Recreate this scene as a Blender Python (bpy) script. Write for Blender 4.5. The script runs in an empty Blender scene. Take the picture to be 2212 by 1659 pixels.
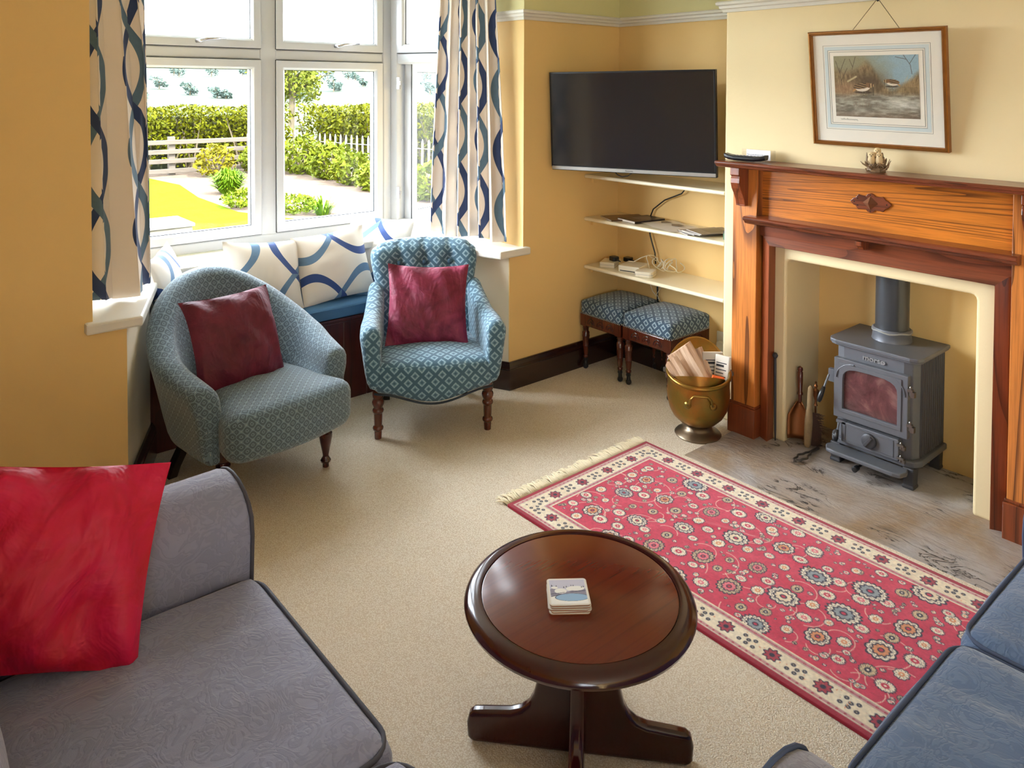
import bpy, bmesh, math, random
import numpy as np
from mathutils import Vector, Matrix, Euler, noise as mnoise
R = math.radians
PI = math.pi
random.seed(7)
RNG = np.random.RandomState(11)
scene = bpy.context.scene
COL = scene.collection

# ------------------------------------------------------------------ camera
cam_d = bpy.data.cameras.new('camera')
cam = bpy.data.objects.new('camera', cam_d)
COL.objects.link(cam)
cam_d.sensor_fit = 'HORIZONTAL'
cam_d.sensor_width = 36.0
cam_d.lens = 1664.9 / 2212 * 36.0
cam_d.shift_y = -(829.5 - 234.4) / 2212
cam_d.clip_start = 0.02
cam_d.clip_end = 600
_p, _r, _y = 0.0278876, 0.003985, 0.865755
F = Vector((math.cos(_y) * math.cos(_p), math.sin(_y) * math.cos(_p), -math.sin(_p)))
Rt0 = Vector((math.sin(_y), -math.cos(_y), 0))
U0 = Rt0.cross(F)
Rt = Rt0 * math.cos(_r) + U0 * math.sin(_r)
Up = U0 * math.cos(_r) - Rt0 * math.sin(_r)
m = Matrix((Rt, Up, -F)).transposed().to_4x4()
m.translation = (0, 0, 1.6)
cam.matrix_world = m
scene.camera = cam

# ------------------------------------------------------------------ sky, sun, exposure
scene.view_settings.view_transform = 'Standard'
scene.view_settings.look = 'None'
scene.view_settings.gamma = 1
scene.view_settings.use_curve_mapping = False
scene.view_settings.exposure = EXPOSURE = 4.08
world = bpy.data.worlds.new('sky')
scene.world = world
world.use_nodes = True
_b = world.node_tree.nodes['Background']
_b.inputs['Color'].default_value = (0.84, 0.92, 1.0, 1)
# hazy sky, brighter around the veiled part low on the left of the bay
_wt = world.node_tree
_tc = _wt.nodes.new('ShaderNodeTexCoord')
_dp = _wt.nodes.new('ShaderNodeVectorMath'); _dp.operation = 'DOT_PRODUCT'
_dp.inputs[1].default_value = Vector((-0.58, 0.76, 0.30)).normalized()
_wt.links.new(_tc.outputs['Generated'], _dp.inputs[0])
_mx = _wt.nodes.new('ShaderNodeMath'); _mx.operation = 'MAXIMUM'; _mx.inputs[1].default_value = 0.0
_wt.links.new(_dp.outputs['Value'], _mx.inputs[0])
_pw = _wt.nodes.new('ShaderNodeMath'); _pw.operation = 'POWER'; _pw.inputs[1].default_value = 6.0
_wt.links.new(_mx.outputs[0], _pw.inputs[0])
_ma = _wt.nodes.new('ShaderNodeMath'); _ma.operation = 'MULTIPLY_ADD'; _ma.inputs[1].default_value = 3.0; _ma.inputs[2].default_value = 0.85
_wt.links.new(_pw.outputs[0], _ma.inputs[0])
_wt.links.new(_ma.outputs[0], _b.inputs['Strength'])
sun_d = bpy.data.lights.new('sun', 'SUN')
sun_d.energy = 1.2
sun_d.angle = R(3)
sun_d.color = (1, 0.95, 0.85)
sun = bpy.data.objects.new('sun', sun_d)
COL.objects.link(sun)
sun.rotation_euler = Vector((-0.25, 0.75, -1.0)).to_track_quat('-Z', 'Y').to_euler()

def portal(name, loc, target, sx, sy):
    d = bpy.data.lights.new(name, 'AREA')
    d.shape = 'RECTANGLE'; d.size = sx; d.size_y = sy
    o = bpy.data.objects.new(name, d)
    COL.objects.link(o)
    o.location = loc
    o.rotation_euler = (Vector(target) - Vector(loc)).to_track_quat('-Z', 'Z').to_euler()
    d.cycles.is_portal = True
    return o
portal('window_portal', (1.673, 4.16, 1.5), (1.673, 0, 1.5), 1.7, 1.7)
portal('window_portal', (2.83, 3.72, 1.5), (0.9, 3.0, 1.5), 1.0, 1.7)
portal('window_portal', (0.52, 3.72, 1.5), (2.4, 3.0, 1.5), 1.0, 1.7)
portal('window_portal', (-1.02, -1.75, 1.45), (1.5, -1.75, 1.45), 1.5, 1.6)  # sky sampling through the added fill window

# ------------------------------------------------------------------ object helpers
def link(o, parent=None, world=False):
    COL.objects.link(o)
    if parent is not None:
        o.parent = parent
        if world:
            bpy.context.view_layer.update()
            o.matrix_parent_inverse = parent.matrix_world.inverted()
    return o

def thing(name, label, cat, loc=(0, 0, 0), rz=0, group=None, rot=None):
    o = bpy.data.objects.new(name, None)
    o.empty_display_size = 0.1
    COL.objects.link(o)
    o.location = loc
    o.rotation_euler = rot if rot is not None else (0, 0, rz)
    o['label'] = label; o['category'] = cat
    if group: o['group'] = group
    bpy.context.view_layer.update()
    return o

def tag(o, label, cat, group=None):
    o['label'] = label; o['category'] = cat
    if group: o['group'] = group
    return o

class G:
    """collects vertices and faces for ONE mesh"""
    def __init__(s):
        s.v = []; s.f = []; s.mi = []; s.M = Matrix.Identity(4); s.uv = {}; s.m = 0; s.col = None
    def add(s, vs, fs, uvs=None):
        b = len(s.v)
        for p in vs:
            s.v.append(tuple(s.M @ Vector(p)))
        for k, f in enumerate(fs):
            s.f.append([b + i for i in f]); s.mi.append(s.m)
        if uvs is not None:
            for i, u in enumerate(uvs): s.uv[b + i] = u
        return s
    def box(s, x0, x1, y0, y1, z0, z1):
        return s.add([(x0, y0, z0), (x1, y0, z0), (x1, y1, z0), (x0, y1, z0), (x0, y0, z1), (x1, y0, z1), (x1, y1, z1), (x0, y1, z1)],
                     [(0, 3, 2, 1), (4, 5, 6, 7), (0, 1, 5, 4), (1, 2, 6, 5), (2, 3, 7, 6), (3, 0, 4, 7)])
    def cbox(s, c, d):
        return s.box(c[0] - d[0] / 2, c[0] + d[0] / 2, c[1] - d[1] / 2, c[1] + d[1] / 2, c[2] - d[2] / 2, c[2] + d[2] / 2)
    def grid(s, P, cu=False, cv=False, uv=None, flip=False):
        """P[i][j] points"""
        n = len(P); k = len(P[0])
        vs = [p for row in P for p in row]
        fs = []
        for i in range(n if cu else n - 1):
            for j in range(k if cv else k - 1):
                a = i * k + j; b = ((i + 1) % n) * k + j; c = ((i + 1) % n) * k + (j + 1) % k; d = i * k + (j + 1) % k
                fs.append((a, d, c, b) if flip else (a, b, c, d))
        return s.add(vs, fs, [u for row in uv for u in row] if uv else None)
    def loft(s, rings, cap=True, closed=False):
        k = len(rings[0]); n = len(rings)
        vs = [p for r in rings for p in r]
        fs = []
        for i in range(n if closed else n - 1):
            for j in range(k):
                a = i * k + j; b = i * k + (j + 1) % k; c = ((i + 1) % n) * k + (j + 1) % k; d = ((i + 1) % n) * k + j
                fs.append((a, b, c, d))
        if cap and not closed:
            fs.append(tuple(reversed(range(k)))); fs.append(tuple((n - 1) * k + j for j in range(k)))
        return s.add(vs, fs)
    def lathe(s, prof, n=24, cap=True):
        rings = [[(r * math.cos(2 * PI * j / n), r * math.sin(2 * PI * j / n), z) for j in range(n)] for r, z in prof]
        return s.loft(rings, cap)
    def tube(s, pts, r, n=8, closed=False):
        pts = [Vector(p) for p in pts]; rings = []; N = len(pts); prev = None
        for i, p in enumerate(pts):
            if closed: t = pts[(i + 1) % N] - pts[i - 1]
            else: t = pts[min(i + 1, N - 1)] - pts[max(i - 1, 0)]
            t.normalize()
            if prev is None:
                a = Vector((0, 0, 1)) if abs(t.z) < 0.9 else Vector((1, 0, 0))
                prev = (a - t * a.dot(t)).normalized()
            else:
                prev = (prev - t * prev.dot(t)).normalized()
            b = t.cross(prev)
            rr = r[i] if isinstance(r, (list, tuple)) else r
            rings.append([tuple(p + prev * (rr * math.cos(2 * PI * j / n)) + b * (rr * math.sin(2 * PI * j / n))) for j in range(n)])
        return s.loft(rings, True, closed)
    def prism(s, poly, a, b, axis='x'):
        """poly in the other two axes (in order), extruded a..b"""
        def mk(p, d):
            return (d, p[0], p[1]) if axis == 'x' else (p[0], d, p[1]) if axis == 'y' else (p[0], p[1], d)
        n = len(poly)
        vs = [mk(p, a) for p in poly] + [mk(p, b) for p in poly]
        fs = [tuple(reversed(range(n))), tuple(range(n, 2 * n))] + [(i, (i + 1) % n, n + (i + 1) % n, n + i) for i in range(n)]
        return s.add(vs, fs)

def mk(name, g, mat, parent=None, smooth=False, bevel=0, seg=2, sub=0, world=False, uvs=None, label=None, recalc=True):
    me = bpy.data.meshes.new(name)
    me.from_pydata(g.v, [], g.f)
    mats = mat if isinstance(mat, (list, tuple)) else [mat]
    for mm in mats: me.materials.append(mm)
    if len(mats) > 1: me.polygons.foreach_set('material_index', g.mi)
    if recalc:
        bm = bmesh.new(); bm.from_mesh(me)
        bmesh.ops.recalc_face_normals(bm, faces=bm.faces)
        bm.to_mesh(me); bm.free()
    if g.uv:
        l = me.uv_layers.new(name='UVMap')
        for lp in me.loops:
            l.data[lp.index].uv = g.uv.get(lp.vertex_index, (0, 0))
    elif uvs:
        l = me.uv_layers.new(name='UVMap')
        for p in me.polygons:
            n = p.normal; ax = max(range(3), key=lambda i: abs(n[i]))
            for li in p.loop_indices:
                c = me.vertices[me.loops[li].vertex_index].co
                l.data[li].uv = ((c.y, c.z), (c.x, c.z), (c.x, c.y))[ax]
    if smooth:
        me.polygons.foreach_set('use_smooth', [True] * len(me.polygons))
    o = bpy.data.objects.new(name, me)
    if bevel:
        b = o.modifiers.new('bevel', 'BEVEL'); b.width = bevel; b.segments = seg; b.limit_method = 'ANGLE'; b.angle_limit = R(38)
        b.harden_normals = False
    if sub:
        b = o.modifiers.new('subdivision', 'SUBSURF'); b.levels = sub; b.render_levels = sub
    if smooth == 'auto':
        me.polygons.foreach_set('use_smooth', [True] * len(me.polygons))
        try: me.set_sharp_from_angle(angle=R(40))
        except Exception: pass
    if label: o['label'] = label
    link(o, parent, world)
    return o

def copy_tree(o, parent=None):
    c = o.copy(); COL.objects.link(c)
    if parent is not None: c.parent = parent
    for ch in list(o.children): copy_tree(ch, c)
    return c

def struct(name, g, mat, **k):
    o = mk(name, g, mat, **k)
    if o.parent is None: o['kind'] = 'structure'
    return o

def rrect(w, h, r, n=6, cx=0, cy=0):
    pts = []
    for (sx, sy, a0) in ((1, 1, 0), (-1, 1, 90), (-1, -1, 180), (1, -1, 270)):
        for k in range(n + 1):
            a = R(a0 + 90 * k / n)
            pts.append((cx + sx * (w / 2 - r) + r * math.cos(a), cy + sy * (h / 2 - r) + r * math.sin(a)))
    return pts

def fbm(p, o=3):
    s = 0; a = 1; q = Vector(p)
    for _ in range(o):
        s += a * mnoise.noise(q); q = q * 2.03 + Vector((3.1, 1.7, 5.2)); a *= 0.5
    return s

def rbox(g, c, d, r, n=14, fn=None):
    """soft rounded box, centre c, size d, corner radius r; fn(p, unit) moves points"""
    bm = bmesh.new()
    bmesh.ops.create_cube(bm, size=2.0)
    bmesh.ops.subdivide_edges(bm, edges=bm.edges[:], cuts=n, use_grid_fill=True)
    h = Vector(d) / 2
    vs = []
    for v in bm.verts:
        u = v.co
        q = Vector([math.copysign(abs(u[i]), u[i]) * h[i] for i in range(3)])
        inn = Vector([max(-(h[i] - r), min(h[i] - r, q[i])) for i in range(3)])
        e = q - inn
        p = inn + (e.normalized() * r if e.length > 1e-9 else e)
        if fn: p = fn(p, u)
        vs.append(p + Vector(c))
    bm.verts.index_update()
    fs = [[v.index for v in f.verts] for f in bm.faces]
    bm.free()
    g.add(vs, fs)

def pillow(g, w, h, t, pinch=0.07, n=26, wr=0.006, seed=0, ears=0.0):
    """square scatter cushion in the xz plane, front towards -y, origin at the middle of its lower edge"""
    P = {}
    for side in (-1, 1):
        rows = []; uvs = []
        for i in range(n + 1):
            u = -1 + 2 * i / n
            row = []; ur = []
            for j in range(n + 1):
                v = -1 + 2 * j / n
                x = w / 2 * u * (1 - pinch * (1 - v * v)); z = h / 2 * v * (1 - pinch * (1 - u * u))
                b = max(0, (1 - u * u) * (1 - v * v))
                th = t / 2 * b ** 0.55
                k = 1 - b ** 0.35
                ca_, sa_ = math.cos(0.9 + seed), math.sin(0.9 + seed); px_, pz_ = x * ca_ + z * sa_, z * ca_ - x * sa_
                wv = wr * (fbm((px_ * 11 + seed, pz_ * 4, side * 3.1 + seed), 3) + 0.5 * (0.3 - abs(fbm((px_ * 16, pz_ * 5 + seed, side * 2.0), 2)))) * (0.15 + b)
                fold = wr * 1.6 * math.sin((u * 9 + v * 3) + seed) * k * b ** .25
                row.append((x, side * th + wv + fold + ears * (u * v) ** 4 * (1 if seed % 2 else -1), z + h / 2))
                ur.append((x, z))
            rows.append(row); uvs.append(ur)
        g.grid(rows, uv=uvs, flip=(side > 0))

# ------------------------------------------------------------------ material helpers
class NT:
    def __init__(s, name):
        s.mat = bpy.data.materials.new(name); s.mat.use_nodes = True
        s.t = s.mat.node_tree; s.t.nodes.clear()
        s.out = s.t.nodes.new('ShaderNodeOutputMaterial')
        s.b = s.n('ShaderNodeBsdfPrincipled')
        s.t.links.new(s.b.outputs[0], s.out.inputs[0])
    def n(s, typ, **kw):
        n = s.t.nodes.new(typ)
        for k, v in kw.items():
            setattr(n, k, v)
        return n
    def set(s, sock, v):
        if hasattr(v, 'is_linked') or isinstance(v, bpy.types.NodeSocket): s.t.links.new(v, sock)
        elif isinstance(v, (tuple, list)) and len(v) == 3 and sock.type == 'RGBA': sock.default_value = (*v, 1)
        else: sock.default_value = v
    def p(s, **kw):
        for k, v in kw.items(): s.set(s.b.inputs[k.replace('_', ' ')], v)
        return s
    def math(s, op, a, b=None, c=None):
        n = s.n('ShaderNodeMath', operation=op)
        s.set(n.inputs[0], a)
        if b is not None: s.set(n.inputs[1], b)
        if c is not None: s.set(n.inputs[2], c)
        return n.outputs[0]
    def mix(s, f, a, b, mode='MIX'):
        n = s.n('ShaderNodeMix', data_type='RGBA', blend_type=mode)
        s.set(n.inputs[0], f); s.set(n.inputs[6], a); s.set(n.inputs[7], b)
        return n.outputs[2]
    def ramp(s, f, stops, interp='LINEAR'):
        n = s.n('ShaderNodeValToRGB'); e = n.color_ramp.elements; n.color_ramp.interpolation = interp
        while len(e) < len(stops): e.new(0.5)
        for i, (p, c) in enumerate(stops):
            e[i].position = p; e[i].color = (*c, 1) if len(c) == 3 else c
        s.set(n.inputs[0], f)
        return n.outputs[0]
    def coord(s, kind='Object', scale=(1, 1, 1), rot=(0, 0, 0), loc=(0, 0, 0)):
        c = s.n('ShaderNodeTexCoord'); mp = s.n('ShaderNodeMapping')
        s.t.links.new(c.outputs[kind], mp.inputs[0])
        mp.inputs['Scale'].default_value = scale; mp.inputs['Rotation'].default_value = rot; mp.inputs['Location'].default_value = loc
        return mp.outputs[0]
    def geo(s, scale=(1, 1, 1)):
        c = s.n('ShaderNodeNewGeometry'); mp = s.n('ShaderNodeMapping')
        s.t.links.new(c.outputs['Position'], mp.inputs[0]); mp.inputs['Scale'].default_value = scale
        return mp.outputs[0]
    def noise(s, vec, scale, detail=3, rough=0.5, dist=0.0, col=False):
        n = s.n('ShaderNodeTexNoise'); s.set(n.inputs['Vector'], vec)
        n.inputs['Scale'].default_value = scale; n.inputs['Detail'].default_value = detail
        n.inputs['Roughness'].default_value = rough; n.inputs['Distortion'].default_value = dist
        return n.outputs[1 if col else 0]
    def vor(s, vec, scale, feature='F1', out=0):
        n = s.n('ShaderNodeTexVoronoi', feature=feature); s.set(n.inputs['Vector'], vec); n.inputs['Scale'].default_value = scale
        return n.outputs[out]
    def bump(s, h, strength=0.3, dist=0.01):
        n = s.n('ShaderNodeBump'); n.inputs['Strength'].default_value = strength; n.inputs['Distance'].default_value = dist
        s.set(n.inputs['Height'], h)
        s.t.links.new(n.outputs[0], s.b.inputs['Normal'])
        return s
    def sep(s, vec):
        n = s.n('ShaderNodeSeparateXYZ'); s.set(n.inputs[0], vec); return n.outputs

def srgb(r, g, b):
    f = lambda c: (c / 255 / 12.92) if c / 255 <= 0.04045 else ((c / 255 + 0.055) / 1.055) ** 2.4
    return (f(r), f(g), f(b))

def plain(name, col, rough=0.6, metal=0.0, bump=0, bscale=200, var=0, vscale=8, **kw):
    t = NT(name)
    c = col
    if var:
        v = t.coord('Object')
        f = t.noise(v, vscale, 4, 0.6)
        c = t.mix(f, tuple(x * (1 - var) for x in col), tuple(min(1, x * (1 + var)) for x in col))
    t.p(Base_Color=c, Roughness=rough, Metallic=metal, **kw)
    if bump: t.bump(t.noise(t.coord('Object'), bscale, 3), bump, 0.002)
    return t.mat

def wood(name, light, mid, dark, axis='z', scale=1.0, rough=0.35, line=0.75, coat=0.2, ring=22, bump=0.08):
    """grained timber, grain along the given object axis; growth lines drawn by a distorted stretched pattern"""
    t = NT(name)
    sc = {'x': (0.10, 1, 1), 'y': (1, 0.10, 1), 'z': (1, 1, 0.10)}[axis]
    v = t.coord('Object', tuple(k * scale for k in sc))
    big = t.noise(v, 4, 2, 0.5, 0.6)
    w = t.math('FRACT', t.math('MULTIPLY', big, ring))
    lines = t.ramp(w, [(0, (1, 1, 1)), (0.10, (0.75, 0.75, 0.75)), (0.30, (0.15, 0.15, 0.15)), (0.7, (0, 0, 0)), (1, (0.25, 0.25, 0.25))])
    fine = t.noise(t.coord('Object', tuple(k * scale for k in {'x': (0.03, 1, 1), 'y': (1, 0.03, 1), 'z': (1, 1, 0.03)}[axis])), 160, 3, 0.6)
    base = t.mix(t.noise(v, 2.2, 3), light, mid)
    c = t.mix(t.math('MULTIPLY', lines, line), base, dark)
    c = t.mix(t.math('MULTIPLY', t.ramp(fine, [(0.45, (0, 0, 0)), (0.75, (1, 1, 1))]), 0.45), c, dark)
    t.p(Base_Color=c, Roughness=rough, Coat_Weight=coat, Coat_Roughness=0.15)
    if bump: t.bump(t.math('ADD', lines, fine), bump, 0.002)
    return t.mat
# ------------------------------------------------------------------ materials
def wall_mat(name, col, var=0.05):
    t = NT(name)
    v = t.geo()
    f = t.noise(v, 1.3, 3, 0.6)
    c = t.mix(f, tuple(x * (1 - var) for x in col), tuple(x * (1 + var) for x in col))
    t.p(Base_Color=c, Roughness=0.75)
    t.bump(t.math('ADD', t.noise(v, 60, 4, 0.6), t.math('MULTIPLY', t.noise(v, 5, 2), 2.0)), 0.12, 0.004)
    return t.mat
M = {}
M['wall'] = wall_mat('tan_wall_paint', srgb(232, 196, 130))
M['frieze'] = wall_mat('pale_green_cream_paint', srgb(222, 214, 160))
M['bay'] = wall_mat('cream_bay_paint', srgb(226, 214, 188))
M['ceil'] = wall_mat('white_ceiling_paint', srgb(238, 236, 228))
M['plaster'] = wall_mat('rough_cream_plaster', srgb(234, 214, 168))
M['gloss_white'] = plain('white_gloss_paint', srgb(224, 220, 210), 0.28, bump=0.03, bscale=30)
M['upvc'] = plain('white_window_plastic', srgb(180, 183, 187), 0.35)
M['rubber'] = plain('black_rubber', srgb(25, 25, 28), 0.6)
M['chrome'] = plain('brushed_chrome', srgb(200, 200, 205), 0.25, 1.0)

def carpet():
    t = NT('beige_loop_carpet')
    v = t.geo()
    a = t.vor(v, 260); n = t.noise(v, 420, 2, 0.6); b = t.noise(v, 1.6, 3)
    c = t.mix(t.ramp(t.math('ADD', t.math('MULTIPLY', a, 0.9), t.math('MULTIPLY', n, 0.5)), [(0.25, (0, 0, 0)), (0.85, (1, 1, 1))]), srgb(255, 250, 238), srgb(212, 194, 168))
    c = t.mix(t.math('MULTIPLY', b, 0.35), c, srgb(236, 218, 192))
    t.p(Base_Color=c, Roughness=0.95)
    t.bump(t.math('SUBTRACT', 1.0, a), 0.5, 0.004)
    return t.mat
M['carpet'] = carpet()

def stone():
    t = NT('grey_brown_flagstone')
    v = t.geo()
    big = t.noise(v, 2.6, 4, 0.6, 0.5); f = t.noise(v, 14, 6, 0.65)
    lay = t.noise(t.geo((5, 1.6, 1)), 3.0, 5, 0.6, 1.2)
    c = t.mix(t.ramp(big, [(0.35, (0, 0, 0)), (0.62, (1, 1, 1))]), srgb(168, 142, 112), srgb(190, 186, 184))
    c = t.mix(t.math('MULTIPLY', f, 0.5), c, srgb(120, 104, 88))
    cr = t.math('ABSOLUTE', t.math('SUBTRACT', lay, 0.5))
    crack = t.ramp(cr, [(0.0, (1, 1, 1)), (0.012, (0.8, 0.8, 0.8)), (0.03, (0, 0, 0))])
    gate = t.ramp(t.noise(v, 4.2, 2), [(0.53, (0, 0, 0)), (0.60, (1, 1, 1))])
    k = t.math('MULTIPLY', crack, gate)
    c = t.mix(t.math('MULTIPLY', k, 0.95), c, srgb(46, 40, 36))
    t.p(Base_Color=c, Roughness=0.42)
    t.bump(t.math('SUBTRACT', t.math('ADD', t.math('MULTIPLY', lay, 1.5), f), t.math('MULTIPLY', k, 1.2)), 0.5, 0.012)
    return t.mat
M['stone'] = stone()

OAK_L, OAK_M, OAK_D = srgb(228, 146, 70), srgb(202, 116, 50), srgb(66, 30, 18)
M['oak_z'] = wood('stained_oak_upright', OAK_L, OAK_M, OAK_D, 'z', 1.0, 0.33, 0.85, ring=20)
M['oak_y'] = wood('stained_oak_across', srgb(236, 146, 52), srgb(206, 114, 38), OAK_D, 'y', 1.2, 0.3, 0.85, ring=30)
M['oak_dark_y'] = wood('dark_stained_oak_across', srgb(146, 78, 48), srgb(116, 56, 34), srgb(46, 20, 14), 'y', 1.0, 0.28, 0.7, ring=14)
M['oak_dark_z'] = wood('dark_stained_oak_upright', srgb(158, 82, 44), srgb(124, 58, 32), srgb(46, 20, 14), 'z', 1.0, 0.3, 0.7, ring=14)
M['mahog'] = wood('polished_mahogany', srgb(112, 42, 20), srgb(92, 30, 16), srgb(66, 18, 12), 'x', 0.6, 0.20, 0.15, 0.25, ring=5, bump=0.0)
M['mahog_dark'] = wood('dark_polished_mahogany', srgb(70, 14, 13), srgb(50, 8, 9), srgb(24, 5, 7), 'z', 0.6, 0.16, 0.3, 0.3, ring=8, bump=0.0)
M['turned'] = wood('turned_mahogany', srgb(104, 46, 26), srgb(76, 28, 18), srgb(36, 12, 8), 'z', 0.8, 0.25, 0.4, 0.5, ring=8)
M['turned_red'] = wood('turned_red_mahogany', srgb(80, 26, 26), srgb(54, 14, 18), srgb(24, 6, 8), 'z', 0.8, 0.2, 0.3, 0.6, ring=8)
M['pine_dark'] = wood('dark_red_boarding', srgb(92, 34, 28), srgb(70, 20, 20), srgb(30, 10, 8), 'z', 0.8, 0.35, 0.5, 0.3, ring=10)
M['black_wood'] = plain('black_stained_wood', srgb(30, 22, 20), 0.3)
M['skirt'] = wood('dark_varnished_skirting', srgb(48, 22, 18), srgb(34, 14, 12), srgb(16, 6, 6), 'x', 0.8, 0.22, 0.4, 0.6, ring=6)

def diamond(name, dark, mid, light, pitch, rot45=True, bump=0.25, weave=900, dots=None):
    t = NT(name)
    v = t.coord('UV')
    x, y, _ = t.sep(v)
    if rot45:
        a = t.math('MULTIPLY', t.math('ADD', x, y), 0.7071 / pitch); b = t.math('MULTIPLY', t.math('SUBTRACT', x, y), 0.7071 / pitch)
    else:
        a = t.math('DIVIDE', x, pitch); b = t.math('DIVIDE', y, pitch)
    fa = t.math('ABSOLUTE', t.math('SUBTRACT', t.math('FRACT', a), 0.5)); fb = t.math('ABSOLUTE', t.math('SUBTRACT', t.math('FRACT', b), 0.5))
    if dots is None:
        mm = t.math('MAXIMUM', fa, fb)
        n = t.math('MULTIPLY', t.math('SUBTRACT', t.noise(v, weave * 0.22, 1), 0.5), 0.10)
        mm = t.math('ADD', mm, n)
        c = t.ramp(mm, [(0.0, dark), (0.11, dark), (0.13, mid), (0.20, mid), (0.22, light), (0.30, light), (0.33, mid), (0.38, dark), (0.5, dark)])
    else:
        # two nested rounded diamonds and a pale fleck on the crossings
        mm = t.math('POWER', t.math('ADD', t.math('POWER', fa, 3.0), t.math('POWER', fb, 3.0)), 0.3333)
        c = t.ramp(mm, [(0.0, mid), (0.05, dark), (0.08, dark), (0.11, light), (0.2, light), (0.23, dark), (0.27, dark), (0.30, mid), (0.36, dark), (0.40, dark), (0.43, mid), (1, mid)])
        d = t.math('MINIMUM', fa, fb)
        dd = t.math('GREATER_THAN', d, 0.455)
        c = t.mix(t.math('MULTIPLY', dd, 0.8), c, dots)
    w = t.noise(v, weave, 2, 0.6)
    c = t.mix(t.math('MULTIPLY', w, 0.35), c, tuple(k * 0.55 for k in mid))
    t.p(Base_Color=c, Roughness=0.85, Sheen_Weight=0.35, Sheen_Roughness=0.5)
    t.bump(w, bump, 0.003)
    return t.mat
M['blue_diamond'] = diamond('teal_blue_diamond_upholstery', srgb(62, 98, 118), srgb(98, 138, 158), srgb(158, 190, 204), 0.043)
M['stool_diamond'] = diamond('navy_and_silver_diamond_upholstery', srgb(46, 72, 94), srgb(84, 114, 134), srgb(174, 194, 202), 0.040)
M['grey_diamond'] = diamond('grey_blue_small_diamond_upholstery', srgb(52, 64, 76), srgb(118, 142, 156), srgb(126, 150, 164), 0.027, dots=srgb(214, 218, 214))

def damask(name, col, shade, scale=9):
    t = NT(name)
    v = t.coord('Object')
    n = t.noise(v, scale, 2, 0.5, 2.2)
    s1 = t.ramp(n, [(0.40, (0, 0, 0)), (0.44, (1, 1, 1)), (0.50, (1, 1, 1)), (0.53, (0, 0, 0)), (0.58, (0, 0, 0)), (0.61, (1, 1, 1))])
    cl = t.noise(v, 1.8, 3)
    c = t.mix(t.math('MULTIPLY', s1, 0.5), col, shade)
    c = t.mix(t.math('MULTIPLY', cl, 0.3), c, tuple(k * 0.7 for k in col))
    w = t.noise(v, 700, 2)
    cr = t.noise(t.coord('Object', (3, 9, 3)), 4, 3, 0.55, 0.8)
    t.p(Base_Color=c, Roughness=0.8, Sheen_Weight=0.4, Sheen_Roughness=0.4)
    t.bump(t.math('ADD', t.math('ADD', t.math('MULTIPLY', s1, 0.35), t.math('MULTIPLY', w, 0.15)), t.math('MULTIPLY', cr, 1.6)), 0.35, 0.008)
    return t.mat
M['sofa_grey'] = damask('grey_lit_damask', srgb(142, 146, 174), srgb(124, 128, 154), 16)  # one fabric with the blue sofa; their difference in light is put into colour
M['sofa_blue'] = damask('blue_lit_damask', srgb(86, 108, 142), srgb(110, 132, 162), 15)  # same damask as the grey sofa, coloured for its different light
M['sofa_arm'] = damask('sheen_grey_damask', srgb(136, 134, 146), srgb(116, 114, 126), 14)  # blue sofa's arm: its different light and sheen put into a greyer colour
M['sofa_pipe'] = plain('slate_piping_cord', srgb(66, 80, 108), 0.7)
M['sofa_pipe_dark'] = plain('charcoal_piping_cord', srgb(70, 70, 82), 0.7)

def velvet(name, col, hi):
    t = NT(name)
    v = t.coord('Object')
    n = t.noise(v, 7, 4, 0.6, 0.8); f = t.noise(v, 45, 3)
    c = t.mix(t.ramp(t.math('ADD', n, t.math('MULTIPLY', f, 0.15)), [(0.45, (0, 0, 0)), (0.75, (1, 1, 1))]), col, hi)
    t.p(Base_Color=c, Roughness=0.6, Sheen_Weight=0.15, Sheen_Roughness=0.35, Sheen_Tint=tuple(min(1, k * 2.0 + .03) for k in hi))
    fo = t.noise(t.coord('Object', (1, 1, 0.45), (0.5, 0.6, 0.3)), 11, 3, 0.5, 0.6)
    t.bump(t.math('ADD', n, t.math('MULTIPLY', fo, 1.6)), 0.55, 0.022)
    return t.mat
M['velvet_wine'] = velvet('burgundy_velvet', srgb(104, 16, 44), srgb(146, 44, 76))
M['velvet_plum'] = velvet('dark_plum_velvet', srgb(88, 12, 38), srgb(112, 24, 52))
M['velvet_red'] = velvet('crimson_velvet', srgb(190, 4, 46), srgb(206, 12, 76))

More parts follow.
